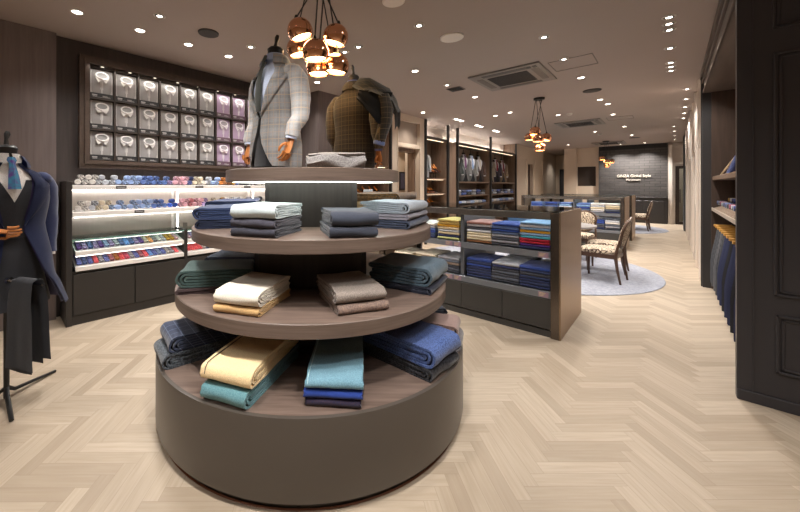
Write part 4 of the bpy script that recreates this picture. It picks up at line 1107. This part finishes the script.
# white section beyond the jackets
bm = B(); bx(bm, XU-.12, XU, 14.25, 15.75, 0, CEIL); bx(bm, XU-.12, XU, 15.75, 16.5, 2.35, CEIL); bx(bm, XU-.12, XU, 16.5, 18.2, 0, CEIL)
for a, b_ in ((14.4, 15.6), (16.7, 18.0)):
    for q in ((a, a+.05, .2, 2.6), (b_-.05, b_, .2, 2.6), (a, b_, .2, .25), (a, b_, 2.55, 2.6)): bx(bm, XU, XU+.015, q[0], q[1], q[2], q[3])
d = struct('wall_left', bm, M_cream, 'white panelled wall beyond the jacket bays')
bm = B(); bx(bm, XL-.1, XU-.002, 14.235, 14.249, 0, CEIL)
struct('wall_left', bm, M_unitwood, 'brown veneer end wall closing the jacket bays')
bm = B(); bx(bm, XU-.35, XU-.13, 15.70, 16.5, 0, 2.35)
struct('trim_31', bm, wood('far dark wood', (66, 52, 44), (86, 68, 56), (20, 20, 2), .5), 'dark wood doorway lining in the white wall beyond the jackets', 'doorway')
bm = B(); bx(bm, XU-.2, XU-.12, 18.2, 21.2, 0, CEIL)
struct('wall_left', bm, M_cream, 'cream wall of the side hallway at the far end')
for (x, y, e) in ((-5.7, 8.6, .5), (-5.4, 6.8, .4)):
    l = bpy.data.lights.new('lamp', 'SPOT'); o = bpy.data.objects.new('corridor_lamp', l); COL.objects.link(o); o.location = (x, y, CEIL-.02); l.energy = LAMP*e*1.6; l.spot_size = 2.3; l.color = (1, .86, .7)
    down((x, y), f'round downlight in the fitting room corridor, {"deep" if e > .45 else "shallow"} one', 0, False)
# shoes with orange wooden trees
def shoe(rgb):
    t = thing('dress_shoe', 'x', 'shoe')
    bm = B(); rows = []
    for y, w, h in ((0, .028, .055), (.02, .034, .072), (.07, .036, .078), (.11, .035, .06), (.16, .044, .045), (.21, .047, .036), (.25, .036, .028), (.275, .014, .018)):
        rows.append([Vector((w*math.cos(a), y, max(0, .012+h*math.sin(a)) if math.sin(a) > 0 else .0)) for a in [2*PI*k/12 for k in range(12)]])
    R = grid(bm, rows, True); bm.faces.new(R[0]); bm.faces.new(R[-1][::-1]); ob('shoe_upper', bm, plain(f'leather {rgb}', rgb, .25), t, 60)
    bm = B(); bx(bm, -.034, .034, 0, .07, -.012, .004, .003); ob('heel', bm, M_black, t)
    bm = B(); tube(bm, [(0, .12, .06), (0, .06, .085), (0, .02, .115), (0, -.005, .14)], [(.02, .016), (.022, .018), (.014, .014), (.02, .017)], 10); ob('shoe_tree', bm, plain('orange cedar', (226, 140, 56), .45), t, 50)
    return t
S_b, S_k, S_t = shoe((86, 46, 30)), shoe((34, 26, 26)), shoe((140, 84, 46))
useds = set()
def put_shoe(pr, loc, rz, label):
    if pr.name in useds: return dup(pr, loc, rz, label)
    useds.add(pr.name); pr.location = loc; pr.rotation_euler.z = rz; pr['label'] = label
    return pr
nm = {S_b.name: 'brown', S_k.name: 'black', S_t.name: 'tan'}
for ui, (ys, zs, un) in enumerate((((5.0, 5.22, 5.44, 5.66, 5.84), (.93, 1.25, 1.85), 'before the white doorway'), ((7.62, 7.77, 7.92, 8.07, 8.22), (.93, 1.235), 'past the white doorway'))):
    for zi, z in enumerate(zs):
        for k, y in enumerate(ys):
            pr = (S_b, S_k, S_t, S_b)[(k+zi) % 4]
            o = put_shoe(pr, (XU-.33, y, z+.013), -PI/2-.25, f'{nm[pr.name if pr.name in nm else pr.name]} dress shoe, {ORD[k+1]} on the {["lowest", "middle", "top"][zi]} shoe shelf {un}')
            o['group'] = 'dress shoes on the shelves'
for k, y in enumerate((8.06, 8.18, 8.3, 8.42)):
    t = thing('shoe_stand', f'small black riser, {ORD[k+1]} on the high shelf past the white doorway', 'shoe stand', (XU-.26, y, 1.6215), 0, 'shoe risers')
    bm = B(); bx(bm, -.06, .06, -.055, .055, 0, .012, .003); ob('foot', bm, M_black, t)
    bm = B(); tube(bm, [(0, 0, .012), (0, 0, .16)], .008); box(bm, (0, 0, .165), (.2, .08, .01), .003, Matrix.Rotation(.35, 3, 'Y')); ob('rest', bm, M_black, t)
    pr = (S_t, S_b, S_k, S_b)[k]
    o = put_shoe(pr, (XU-.36, y, 1.62+.252), -PI/2-.1, f'{nm[pr.name]} dress shoe raised on the {ORD[k+1]} black riser past the white doorway'); o.rotation_euler.x = -.35; o['group'] = 'dress shoes on the shelves'
# dressed busts on the jacket shelf
DJ = FV*.0
jk = [(9.55, (66, 70, 68), (52, 66, 150), 'dark green grey'), (10.1, (142, 140, 140), (120, 80, 120), 'mid grey'), (10.62, (150, 148, 146), (150, 170, 210), 'light grey'), (11.2, (96, 74, 66), (220, 214, 206), 'chocolate brown'),
      (12.1, (206, 198, 182), (206, 190, 160), 'cream'), (12.7, (72, 62, 76), (160, 60, 80), 'plum'), (13.35, (150, 128, 104), (120, 40, 50), 'tan')]
def small_bust(y, z, rgb, tie, label, x=XU-.24, k=1.0):
    t = thing('dressed_bust', label, 'mannequin', (x, y, z+.012), face(Vector((.85, -.52, 0))), 'jacketed busts on the shelves')
    tailored(t, cloth(rgb, 'tweed', tuple(int(c*.8) for c in rgb), 1), (222, 222, 228), tie, hands=False, res=16)
    bm = B(); lathe(bm, [(.15, -.011), (.15, -.004), (.03, .002), (.03, .05)], 20); ob('bust_base', bm, M_form, t, 40)
    t.scale = (.84*k, .84*k, .98*k)
    bm = B(); tube(bm, [(0, 0, .98), (0, 0, 1.0), (.02, 0, 1.03), (.05, 0, 1.03)], .006, 6); ob('hook', bm, M_form, t, 40)
for y, rgb, tie, nm_ in jk: small_bust(y, 1.55, rgb, tie, f'{nm_} jacket on a bust standing on the long walnut jacket shelf')
small_bust(7.74, 1.62, (196, 196, 196), (44, 70, 160), 'pale grey jacket with blue tie on a bust in the shoe shelving', XU-.25, .84)
# folded shirts under the jackets
FS = {}
def fshirt(c, loc, rz, label, grp, h=.05, w=.26, l=.30):
    key = (c, h, w)
    if key not in FS:
        bm = B(); folded(bm, w, l, h, 4, 4, len(FS)+20, .003)
        FS[key] = ob('folded_shirt', bm, cloth(PAL[c], 'tweed', tuple(int(x*.7) for x in PAL[c]), .5), None, 60); o = FS[key]
    else: o = FS[key].copy(); COL.objects.link(o)
    o.location = loc; o.rotation_euler.z = rz
    tag(o, label, 'shirt', grp)
for ui, (y0, n_) in enumerate(((9.4, 6), (11.85, 7))):
    for k in range(n_):
        y = y0+k*.35
        for q in range(2):
            c = [['grey', 'royal blue', 'black', 'silver', 'navy', 'grey', 'blue'], ['silver', 'navy', 'blue', 'grey', 'royal blue', 'black', 'navy']][q][(k+ui*2) % 7]
            fshirt(c, (XU-.05, y, 1.152+q*.078), PI/2, f'{c} folded shirt, {["lower", "upper"][q]} of pair {ORD[k+1]} along under the {["first", "second"][ui]} jacket bay', 'folded shirts under the jackets', .072)
    for k in range(n_+1):
        c = ['blue', 'silver', 'grey', 'pale blue', 'white', 'silver', 'blue', 'grey'][(k+ui*3) % 8]
        fshirt(c, (XU-.05, y0+.02+k*.3, .8815), PI/2, f'{c} folded shirt, {ORD[k+1]} along the low shelf under the {["first", "second"][ui]} jacket bay', 'folded shirts on the low shelf', .10, .27)

# ================================================================== low fabric islands
M_shelfgrey = plain('blue grey metal shelf', (128, 132, 140), .4, .3)
M_post2 = plain('dark polished bronze', (110, 100, 92), .24, .85)
M_draw = plain('charcoal drawer', (62, 61, 60), .45)
IX1, IX0 = -.72, -2.80
def island(y0, dep, word):
    t = thing('display_island', f'low dark bronze glass-topped fabric island, {word}', 'display island', (0, y0, 0))
    H = 1.173
    bm = B(); bx(bm, IX1-.012, IX1, 0, dep, 0, H, .002); ob('end_panel', bm, M_bronze, t)
    bm = B(); bx(bm, IX0, IX0+.012, 0, dep, 0, H, .002); ob('end_panel', bm, M_bronze, t)
    for x, d in ((IX1-.012, -1), (IX0+.012, 1)):
        for yy in (0, dep-.05):
            bm = B(); bx(bm, x, x+d*.068, yy, yy+.05, 0, H-.002, .002); ob('corner_post', bm, M_post2, t)
    for yy in (0, dep-.05):
        bm = B(); bx(bm, IX0+.08, IX1-.08, yy, yy+.05, H-.07, H-.002, .002); b_ = ob('top_beam', bm, plain('grey bronze beam', (140, 134, 128), .26, .8), t)
        bm = B(); bx(bm, IX0+.1, IX1-.1, (yy+.052 if yy == 0 else yy-.014), (yy+.064 if yy == 0 else yy-.002), H-.05, H-.042); ob('light_strip', bm, glow('island led', (255, 248, 238), 7), b_)
    bm = B(); bx(bm, IX0+.012, IX1-.012, .002, dep-.002, H-.002, H+.008); ob('glass_top', bm, glass('island glass', (232, 244, 246)), t)
    for z in (.795, .42):
        bm = B(); bx(bm, IX0+.08, IX1-.08, .02, dep-.02, z-.02, z, .001); s = ob('shelf', bm, M_shelfgrey, t)
        for yy, d in ((.008, 1), (dep-.02, 1)):
            bm = B(); bx(bm, IX0+.08, IX1-.08, yy, yy+.012, z-.056, z+.006, .001); ob('shelf_band', bm, M_shelfgrey, s)
        bm = B(); bx(bm, IX0+.1, IX1-.1, .04, .052, z-.03, z-.021); ob('light_strip', bm, glow('island led', (255, 248, 238), 7), s)
    for x in (-1.655,):
        bm = B(); bx(bm, x-.02, x+.02, .03, dep-.03, .42, H-.07, .002); ob('divider', bm, plain('divider grey', (104, 108, 116), .4, .3), t)
    bm = B(); bx(bm, IX0+.08, IX1-.08, dep/2-.006, dep/2+.006, .42, H-.07) if False else bx(bm, IX0+.08, IX1-.08, .03, dep-.03, .09, .36); ob('carcass', bm, plain('drawer gap black', (22, 22, 22), .5), t)
    xs = [IX0+.08, -2.23, -1.66, -1.23, IX1-.08]
    for yy in (.012, dep-.03):
        for a, c in zip(xs, xs[1:]):
            bm = B(); bx(bm, a+.002, c-.002, yy, yy+.018, .075, .352, .001); ob('drawer', bm, M_draw, t)
        bm = B(); bx(bm, IX0+.08, IX1-.08, yy+.006, yy+.02, 0, .062); ob('plinth', bm, M_draw, t)
    return t
island(3.65, 1.0, 'nearest, beside the round stand'); island(9.74, 1.0, 'second, behind the first rug'); island(11.6, 1.05, 'third, beyond the second island')
EXTRA = {'yellow': (222, 196, 120), 'cream': (222, 208, 178), 'sand': (196, 178, 146), 'dusty rose': (176, 128, 122), 'light blue': (140, 176, 218), 'turquoise': (82, 172, 196), 'crimson': (172, 32, 52), 'violet': (84, 52, 132), 'charcoal': (68, 70, 80), 'steel blue': (88, 104, 136), 'lime grey': (190, 192, 130), 'slate': (96, 102, 116), 'taupe': (146, 126, 112), 'dark denim': (52, 62, 98), 'cobalt': (52, 76, 152)}
ALLC = {**PAL, **EXTRA}
FF = {}
def ff(c, loc, rz, label, grp, w, l, h):
    key = (c, round(w, 2), round(h, 3), rnd.randint(0, 1))
    if key not in FF:
        bm = B(); folded(bm, w, l, h, 2, 3, len(FF)+50, .0025)
        FF[key] = ob('folded_fabric', bm, cloth(ALLC[c], 'plain'), None, 60); o = FF[key]
    else: o = FF[key].copy(); COL.objects.link(o)
    o.location = loc; o.rotation_euler.z = rz
    return tag(o, label, 'fabric', grp)
def pile(x, y, z, cols, isl, shelf, k, w=.258, l=.40, h=.027, row='front', jit=.004):
    n_ = len(cols)
    for q, c in enumerate(cols):      # first is lowest
        s_ = n_-q
        lb = f'{c} fabric, {ORD[s_]} from top, {ORD[k]} {row} pile from end panel, {shelf} shelf, {isl} island'
        ff(c, (x+rnd.uniform(-jit, jit), y+rnd.uniform(-jit, jit), z+.002+q*(h+.0024)), rnd.uniform(-.018, .018) + (0 if row == 'front' else PI), lb, f'fabrics on the {isl} island', w, l, h)
yF = 3.65+.05
up = [(-.944, ['navy', 'violet', 'crimson', 'crimson', 'turquoise', 'light blue', 'gold', 'light blue', 'silver', 'light blue']), (-1.212, ['charcoal', 'grey', 'charcoal', 'grey', 'steel blue', 'royal blue', 'blue', 'cobalt']), (-1.482, ['brown', 'cream', 'ivory', 'cream', 'silver', 'charcoal', 'silver', 'dusty rose']),
      (-1.83, ['lime grey', 'navy', 'sand', 'silver', 'sand', 'gold', 'yellow', 'yellow']), (-2.13, ['navy', 'steel blue', 'cobalt', 'blue', 'silver', 'white']), (-2.45, ['grey', 'silver', 'blue', 'white', 'silver'])]
lo = [(-.944, ['navy', 'dark denim', 'navy', 'dark denim', 'charcoal', 'dark denim', 'cobalt']), (-1.212, ['charcoal', 'slate', 'charcoal', 'slate', 'charcoal', 'navy', 'silver']), (-1.482, ['dark denim', 'navy', 'dark denim', 'navy', 'cobalt', 'dark denim', 'cobalt']),
      (-1.83, ['charcoal', 'slate', 'charcoal', 'taupe', 'slate', 'grey']), (-2.13, ['ivory', 'cream', 'ivory', 'cream', 'sand', 'ivory']), (-2.45, ['silver', 'cream', 'ivory', 'cream', 'ivory'])]
for k, (x, cs) in enumerate(up): pile(x, yF, .8015, cs, 'near', 'upper', k+1, h=.024 if len(cs) > 8 else .0265)
for k, (x, cs) in enumerate(lo): pile(x, yF, .4265, cs, 'near', 'lower', k+1, h=.0265)
for k, (x, cs) in enumerate([(-.944, ['silver', 'white', 'light blue', 'light blue', 'silver', 'light blue', 'white']), (-1.212, ['blue', 'steel blue', 'light blue', 'blue', 'light blue', 'light blue', 'light blue', 'light blue']), (-1.482, ['navy', 'charcoal', 'navy', 'charcoal']), (-1.83, ['white', 'silver', 'white', 'silver', 'white', 'white'])]):
    pile(x, 3.65+.945, .8015, cs, 'near', 'upper', k+1, h=.03, row='rear')
for k, (x, cs) in enumerate([(-.944, ['navy', 'charcoal', 'navy']), (-1.212, ['charcoal', 'slate', 'navy', 'slate', 'charcoal', 'silver']), (-1.482, ['cobalt', 'navy', 'navy'])]):
    pile(x, 3.65+.945, .4265, cs, 'near', 'lower', k+1, h=.03, row='rear')
bm = B(); bx(bm, -.13, .13, -.004, .004, 0, .27, .001)
tag(ob('display_card', bm, plain('pale card', (222, 226, 232), .5), None, None, (-.95, 4.12, .804)), 'tall pale card standing behind the colourful pile on the near island', 'card')
sets = {'second': [(9.74, up2) for up2 in [0]], 'third': [(11.6, 0)]}
pal2 = [['navy', 'slate', 'sand', 'cream', 'white'], ['grey', 'white', 'cream', 'silver', 'white'], ['navy', 'steel blue', 'cobalt', 'light blue', 'blue'], ['blue', 'navy', 'silver', 'light blue', 'blue'], ['silver', 'light blue', 'blue', 'dark denim', 'cobalt'], ['steel blue', 'navy', 'blue', 'royal blue', 'blue']]
pal3 = [['charcoal', 'grey', 'slate', 'white', 'silver'], ['navy', 'charcoal', 'slate', 'cobalt', 'royal blue'], ['slate', 'charcoal', 'grey', 'silver', 'cobalt'], ['charcoal', 'navy', 'slate', 'grey'], ['navy', 'charcoal', 'cobalt', 'silver'], ['slate', 'navy', 'navy', 'grey']]
for isl, y0 in (('second', 9.74), ('third', 11.6)):
    for k, x in enumerate((-.944, -1.212, -1.48, -1.83, -2.13, -2.45)):
        if isl == 'third' and k > 3: continue
        pile(x, y0+.05, .8015, pal2[k][:5 if isl == 'second' else 3], isl, 'upper', k+1, h=.041, jit=.003, w=.25)
        pile(x, y0+.05, .4265, pal3[k][:5 if isl == 'second' else 3], isl, 'lower', k+1, h=.041, jit=.003, w=.25)
for i_, (x, z, lb) in enumerate(((-1.80, .77, 'first purple price card on the upper shelf band of the near island'), (-1.70, .77, 'second purple price card on the upper shelf band of the near island'), (-1.80, .395, 'first purple price card on the lower shelf band of the near island'), (-1.70, .395, 'second purple price card on the lower shelf band of the near island'), (-.86, .77, 'purple price card on the upper band beside the dark corner post'), (-.86, .395, 'purple price card on the lower band beside the dark corner post'))):
    bm = B(); bx(bm, -.042, .042, -.003, 0, -.024, .024); o = tag(ob('price_card', bm, plain('price card purple', (160, 132, 150), .5), None, None, (x, 3.657, z)), lb, 'price card')
    bm = B()
    for q in range(3): bx(bm, -.034, .02-.008*q, -.0036, -.003, .012-.012*q, .016-.012*q)
    ob('print', bm, plain('card print', (222, 206, 150), .6), o)

# ================================================================== rugs, tables, chairs
def rug_mat():
    m, nt, b = new_mat('grey blue rug'); co = obco(nt)
    n = nd(nt, 'ShaderNodeTexNoise'); n.inputs['Scale'].default_value = 22; n.inputs['Detail'].default_value = 8; n.inputs['Roughness'].default_value = .8; nt.links.new(co, n.inputs['Vector'])
    r = nd(nt, 'ShaderNodeMapRange'); r.inputs[1].default_value = .35; r.inputs[2].default_value = .65; nt.links.new(n.outputs[0], r.inputs[0])
    nt.links.new(mixc(nt, r.outputs[0], lin((132, 134, 146)), lin((172, 174, 184))), b.inputs['Base Color']); b.inputs['Roughness'].default_value = .95
    return m
M_rug = rug_mat()
for y, lb in ((6.9, 'large round blue-grey rug in the aisle behind the near island'), (14.9, 'round blue-grey rug in front of the black brick wall')):
    bm = B(); lathe(bm, [(1.88, .001), (1.89, .006), (1.885, .011), (1.87, .013)], 96); tag(ob('round_rug', bm, M_rug, None, 40, (-1.95, y, 0)), lb, 'rug')
for y, lb in ((7.2, 'round grey meeting table on the first rug'), (15.2, 'round grey meeting table on the far rug')):
    t = thing('round_table', lb, 'table', (-1.5, y, .0135))
    bm = B(); lathe(bm, [(.585, .69), (.6, .70), (.6, .72), (.595, .725)], 56); ob('tabletop', bm, plain('grey stone top', (150, 146, 146), .35), t, 30)
    bm = B(); lathe(bm, [(.05, .02), (.045, .3), (.05, .69)], 20); ob('pedestal', bm, M_black, t, 40)
    bm = B(); lathe(bm, [(.3, 0), (.3, .012), (.06, .03)], 32); ob('foot', bm, M_black, t, 30)
def zebra():
    m, nt, b = new_mat('zebra upholstery'); co = obco(nt, (1, 1, 1))
    n = nd(nt, 'ShaderNodeTexNoise'); n.inputs['Scale'].default_value = 9; n.inputs['Detail'].default_value = 2; nt.links.new(co, n.inputs['Vector'])
    w = nd(nt, 'ShaderNodeTexWave'); w.inputs['Scale'].default_value = 11; w.inputs['Distortion'].default_value = 9; w.inputs['Detail'].default_value = 2; w.inputs['Detail Scale'].default_value = 2.5; nt.links.new(co, w.inputs['Vector'])
    r = nd(nt, 'ShaderNodeMapRange'); r.inputs[1].default_value = .38; r.inputs[2].default_value = .5; nt.links.new(w.outputs['Fac'], r.inputs[0])
    nt.links.new(mixc(nt, r.outputs[0], lin((84, 66, 56)), lin((222, 204, 180))), b.inputs['Base Color']); b.inputs['Roughness'].default_value = .9
    return m
M_zeb, M_cw = zebra(), wood('chair walnut', (70, 50, 40), (92, 68, 54), (14, 14, 3), .35)
def chair():
    t = thing('dining_chair', 'x', 'chair', (0, 0, 0), 0, 'zebra upholstered chairs')     # front is -y
    bm = B(); rows = []
    for z, s in ((.415, .97), (.43, 1.0), (.455, 1.0), (.475, .95), (.485, .8)):
        rows.append([Vector((s*.235*math.copysign(abs(math.cos(a))**.55, math.cos(a))*(1-.06*math.sin(a)), s*.235*math.copysign(abs(math.sin(a))**.55, math.sin(a)), z)) for a in [2*PI*k/28 for k in range(28)]])
    R = grid(bm, rows, True); bm.faces.new(R[0]); bm.faces.new(R[-1][::-1]); ob('seat', bm, M_zeb, t, 60)
    bm = B(); bx(bm, -.225, .225, -.23, -.205, .35, .415, .004); bx(bm, -.225, .225, .2, .225, .35, .415, .004); bx(bm, -.23, -.205, -.22, .22, .35, .415, .004); bx(bm, .205, .23, -.22, .22, .35, .415, .004); ob('seat_frame', bm, M_cw, t)
    for s in (-1, 1):
        bm = B(); tube(bm, [(s*.21, -.21, 0), (s*.212, -.212, .2), (s*.212, -.212, .40)], [.013, .018, .023], 8); ob('leg', bm, M_cw, t, 40)
        bm = B(); tube(bm, [(s*.2, .27, 0), (s*.208, .235, .2), (s*.21, .215, .40)], [.013, .018, .023], 8); ob('leg', bm, M_cw, t, 40)
        bm = B(); tube(bm, [(s*.21, .215, .38), (s*.205, .235, .5), (s*.19, .262, .62)], [.022, .018, .016], 8); ob('back_post', bm, M_cw, t, 40)
    # shield shaped back: frame ring and padded panel, leaning
    def bp(a, s=1.0, dy=0):
        x = .205*math.cos(a)*s*(1.0 if math.sin(a) > 0 else .92); z = .70+.20*math.sin(a)*s
        return Vector((x, .24+(z-.5)*.22+dy, z))
    bm = B(); tube(bm, [bp(2*PI*k/28) for k in range(29)], .018, 8, cap=False); ob('back_frame', bm, M_cw, t, 40)
    bm = B(); rows = []
    for s, dy in ((.93, -.012), (.85, -.03), (.5, -.04), (.02, -.043)): rows.append([bp(2*PI*k/28, s, dy) for k in range(28)])
    grid(bm, rows, True)
    rows = []
    for s, dy in ((.93, -.012), (.9, .012), (.5, .022), (.02, .024)): rows.append([bp(2*PI*k/28, s, dy) for k in range(28)])
    grid(bm, rows, True); ob('back_pad', bm, M_zeb, t, 60)
    return t
ch = chair()
def ch_put(x, y, d, lb, first=False):
    rz = face(Vector(d)); 
    if first: ch.location = (x, y, .0165); ch.rotation_euler.z = rz; ch['label'] = lb
    else: dup(ch, (x, y, .0165), rz, lb)
ch_put(-.76, 6.5, (-1, .12, 0), 'zebra upholstered wooden chair on the first rug, nearest the island end panel', True)
ch_put(-.78, 7.2, (-1, .02, 0), 'zebra upholstered wooden chair on the first rug, just behind the front chair')
ch_put(-1.3, 8.1, (-.2, -1, 0), 'zebra upholstered wooden chair on the far side of the first round table')
ch_put(-.76, 14.5, (-1, .1, 0), 'zebra upholstered wooden chair on the far rug, nearer of the pair')
ch_put(-.78, 15.2, (-1, .0, 0), 'zebra upholstered wooden chair on the far rug, further of the pair')

# ================================================================== trouser recess by the black panelling
bm = B(); bx(bm, XR+.07, XR+.52, 3.58, 7.0, 1.50, 1.55, .003)
tag(ob('recess_shelf', bm, M_unitwood, None), 'brown wooden shelf across the trouser recess', 'shelf')
t = thing('slanted_shelf', 'slanted brown rack with pale divider lines in the trouser recess', 'rack', (0, 0, 0))
bm = B(); prism(bm, [(XR+.07, 1.09), (XR+.51, 1.26), (XR+.51, 1.28), (XR+.07, 1.11)], 3.6, 6.98, 1); ob('rack_board', bm, M_unitwood, t)
bm = B()
for k in range(18):
    y = 3.7+k*.19
    prism(bm, [(XR+.071, 1.111), (XR+.509, 1.281), (XR+.509, 1.288), (XR+.071, 1.118)], y, y+.012, 1)
bx(bm, XR+.06, XR+.069, 3.6, 6.98, 1.085, 1.125); ob('divider_strip', bm, plain('pale strip', (190, 176, 160), .4), t)
n = 0
for k in range(17):
    y = 6.9-k*.19-.02
    for q in range(3):
        n += 1; c = [['navy', 'gold', 'royal blue'], ['black', 'silver', 'navy'], ['burgundy', 'navy', 'ivory'], ['grey', 'royal blue', 'black'], ['navy', 'orange', 'silver']][k % 5][q]
        if k > 9: continue
        roll(c, (k+q) % 2, (XR+.175+q*.10, y-.06+.02*(q % 2), 1.198+q*.039), .0, f'{c} rolled tie on the slanted rack, {["outer", "middle", "inner"][q]} in divider {ORD[k+1]} from the far panel', 'rolled ties on the slanted rack')
t = thing('display_easel', 'wooden easel holding navy trousers on the recess shelf', 'easel', (XR+.26, 6.55, 1.5515))
bm = B(); tube(bm, [(-.14, .1, 0.005), (.03, .0, .34)], .009); ob('easel_leg', bm, plain('pale beech', (196, 170, 136), .5), t, 40)
bm = B(); tube(bm, [(.10, .1, 0.005), (.03, .0, .34)], .009); tube(bm, [(-.09, .06, .1), (.08, .06, .1)], .007); ob('easel_leg', bm, plain('pale beech', (196, 170, 136), .5), t, 40)
t = thing('folded_trousers', 'navy trousers draped over the easel on the recess shelf', 'trousers', (XR+.30, 6.38, 1.5515))
for s, nm_ in ((-1, 'near_leg'), (1, 'far_leg')):
    bm = B(); tube(bm, [(.0+s*.012, 0, .37), (-.03+s*.03, -.01, .22), (-.07+s*.04, -.02, .06), (-.11+s*.03, -.02, .018)], [(.02, .05), (.03, .05), (.035, .045), (.016, .06)], 12)
    ob(nm_, bm, cloth((50, 58, 96)), t, 60)
bm = B(); tube(bm, [(XR+.22, 3.6, .93), (XR+.22, 6.98, .93)], .012, 10)
tag(ob('hanging_rail', bm, M_chrome, None, 40), 'chrome hanging rail below the slanted rack', 'rail')
def trous(rgb, kind='plain', r2=None):
    t = thing('hanging_trousers', 'x', 'trousers', (0, 0, 0), 0, 'trousers hanging in the recess')
    f = cloth(rgb, kind, r2, 1.2)
    for q, dy in ((0, -.018), (1, .018)):
        bm = B(); rows = []
        for k in range(9):
            z = -.045-k*.094; w = .135+.065*min(1, k/5); row = []
            for j in range(12):
                a = 2*PI*j/12
                row.append(Vector((w*math.copysign(abs(math.cos(a))**.7, math.cos(a)) + .008*noise.noise(Vector((z*4, q*7., 1))), dy+.02*math.sin(a)+.01*noise.noise(Vector((z*3, j*.4, q*3.))), z)))
            rows.append(row)
        R = grid(bm, rows, True); bm.faces.new(R[0]); bm.faces.new(R[-1][::-1]); ob('trouser_leg', bm, f, t, 60)
    bm = B(); bx(bm, -.17, .17, -.014, .014, -.05, -.02, .004); hg = ob('wooden_hanger', bm, plain('golden beech', (222, 166, 84), .4), t)
    bm = B(); tube(bm, [(0, 0, -.02), (0, 0, .03), (.012, 0, .042), (.0, 0, .05)], .004, 6); ob('hanger_hook', bm, M_chrome, hg, 40)
    return t
tr = [trous((92, 94, 100), 'stripe', (64, 66, 72)), trous((116, 116, 120), 'stripe', (84, 84, 90)), trous((58, 64, 96)), trous((52, 53, 60))]
used_t = set(); tn = ['dark grey striped', 'mid grey striped', 'navy', 'charcoal']
ysq = [6.72-.24*k for k in range(12)]
seq = [0, 0, 1, 0, 2, 2, 3, 2, 2, 3, 2, 2]
for k, y in enumerate(ysq):
    pr = tr[seq[k]]; lb = f'{tn[seq[k]]} trousers on a golden hanger, {ORD[k+1]} from the far panel of the recess'
    if pr.name in used_t: dup(pr, (XR+.235, y, .935), rnd.uniform(-.12, .12), lb)
    else: pr.location = (XR+.235, y, .935); pr['label'] = lb; used_t.add(pr.name)

# ================================================================== sign and bits on the black brick wall
def text(body, size, loc, w, nm, label):
    cu = bpy.data.curves.new(nm, 'FONT'); cu.body = body; cu.size = size; cu.extrude = .012; cu.align_x = 'CENTER'
    o = bpy.data.objects.new(nm, cu); COL.objects.link(o); bpy.context.view_layer.update()
    me = bpy.data.meshes.new_from_object(o.evaluated_get(bpy.context.evaluated_depsgraph_get())); bpy.data.objects.remove(o)
    m = bpy.data.objects.new(nm, me); COL.objects.link(m); me.materials.append(plain('sign metal', (244, 236, 222), .4, .2))
    xs = [v.co.x for v in me.vertices]; k = w/(max(xs)-min(xs))
    for v in me.vertices: v.co.x *= k
    m.location = loc; m.rotation_euler = (PI/2, 0, 0)
    return m
sg = thing('wall_sign', 'raised metal shop name lettering in two lines on the black brick wall', 'sign', (-1.07, 17.78, 1.70))
a = text('GINZA Global Style', .15, (0, 0, .07), 1.0, 'sign_lettering', ''); a.parent = sg
a = text('Marunouchi', .11, (0, 0, -.07), .42, 'sign_lettering', ''); a.parent = sg
t = thing('tablet', 'small black tablet resting on the ledge under the sign', 'tablet', (-1.15, 17.68, 1.0015))
bm = B(); bx(bm, -.1, .1, -.03, .03, 0, .02, .003); ob('stand_foot', bm, M_black, t)
bm = B(); box(bm, (0, 0, .06), (.2, .012, .09), .003, Matrix.Rotation(-.3, 3, 'X')); ob('screen', bm, M_black, t)
# ================================================================== world and view
w = bpy.data.worlds.new('world'); sc.world = w; w.use_nodes = True
w.node_tree.nodes['Background'].inputs[0].default_value = (.6, .55, .5, 1); w.node_tree.nodes['Background'].inputs[1].default_value = .05
vs = sc.view_settings; sc.display_settings.display_device = 'sRGB'
vs.view_transform = 'Standard'; vs.look = 'None'; vs.gamma = 1; vs.exposure = EXPO; vs.use_curve_mapping = False
sc.cycles.use_denoising = True
sc.cycles.max_bounces = 8; sc.cycles.diffuse_bounces = 5; sc.cycles.glossy_bounces = 4; sc.cycles.transparent_max_bounces = 12
sc.cycles.sample_clamp_indirect = 8; sc.cycles.caustics_reflective = False; sc.cycles.caustics_refractive = False
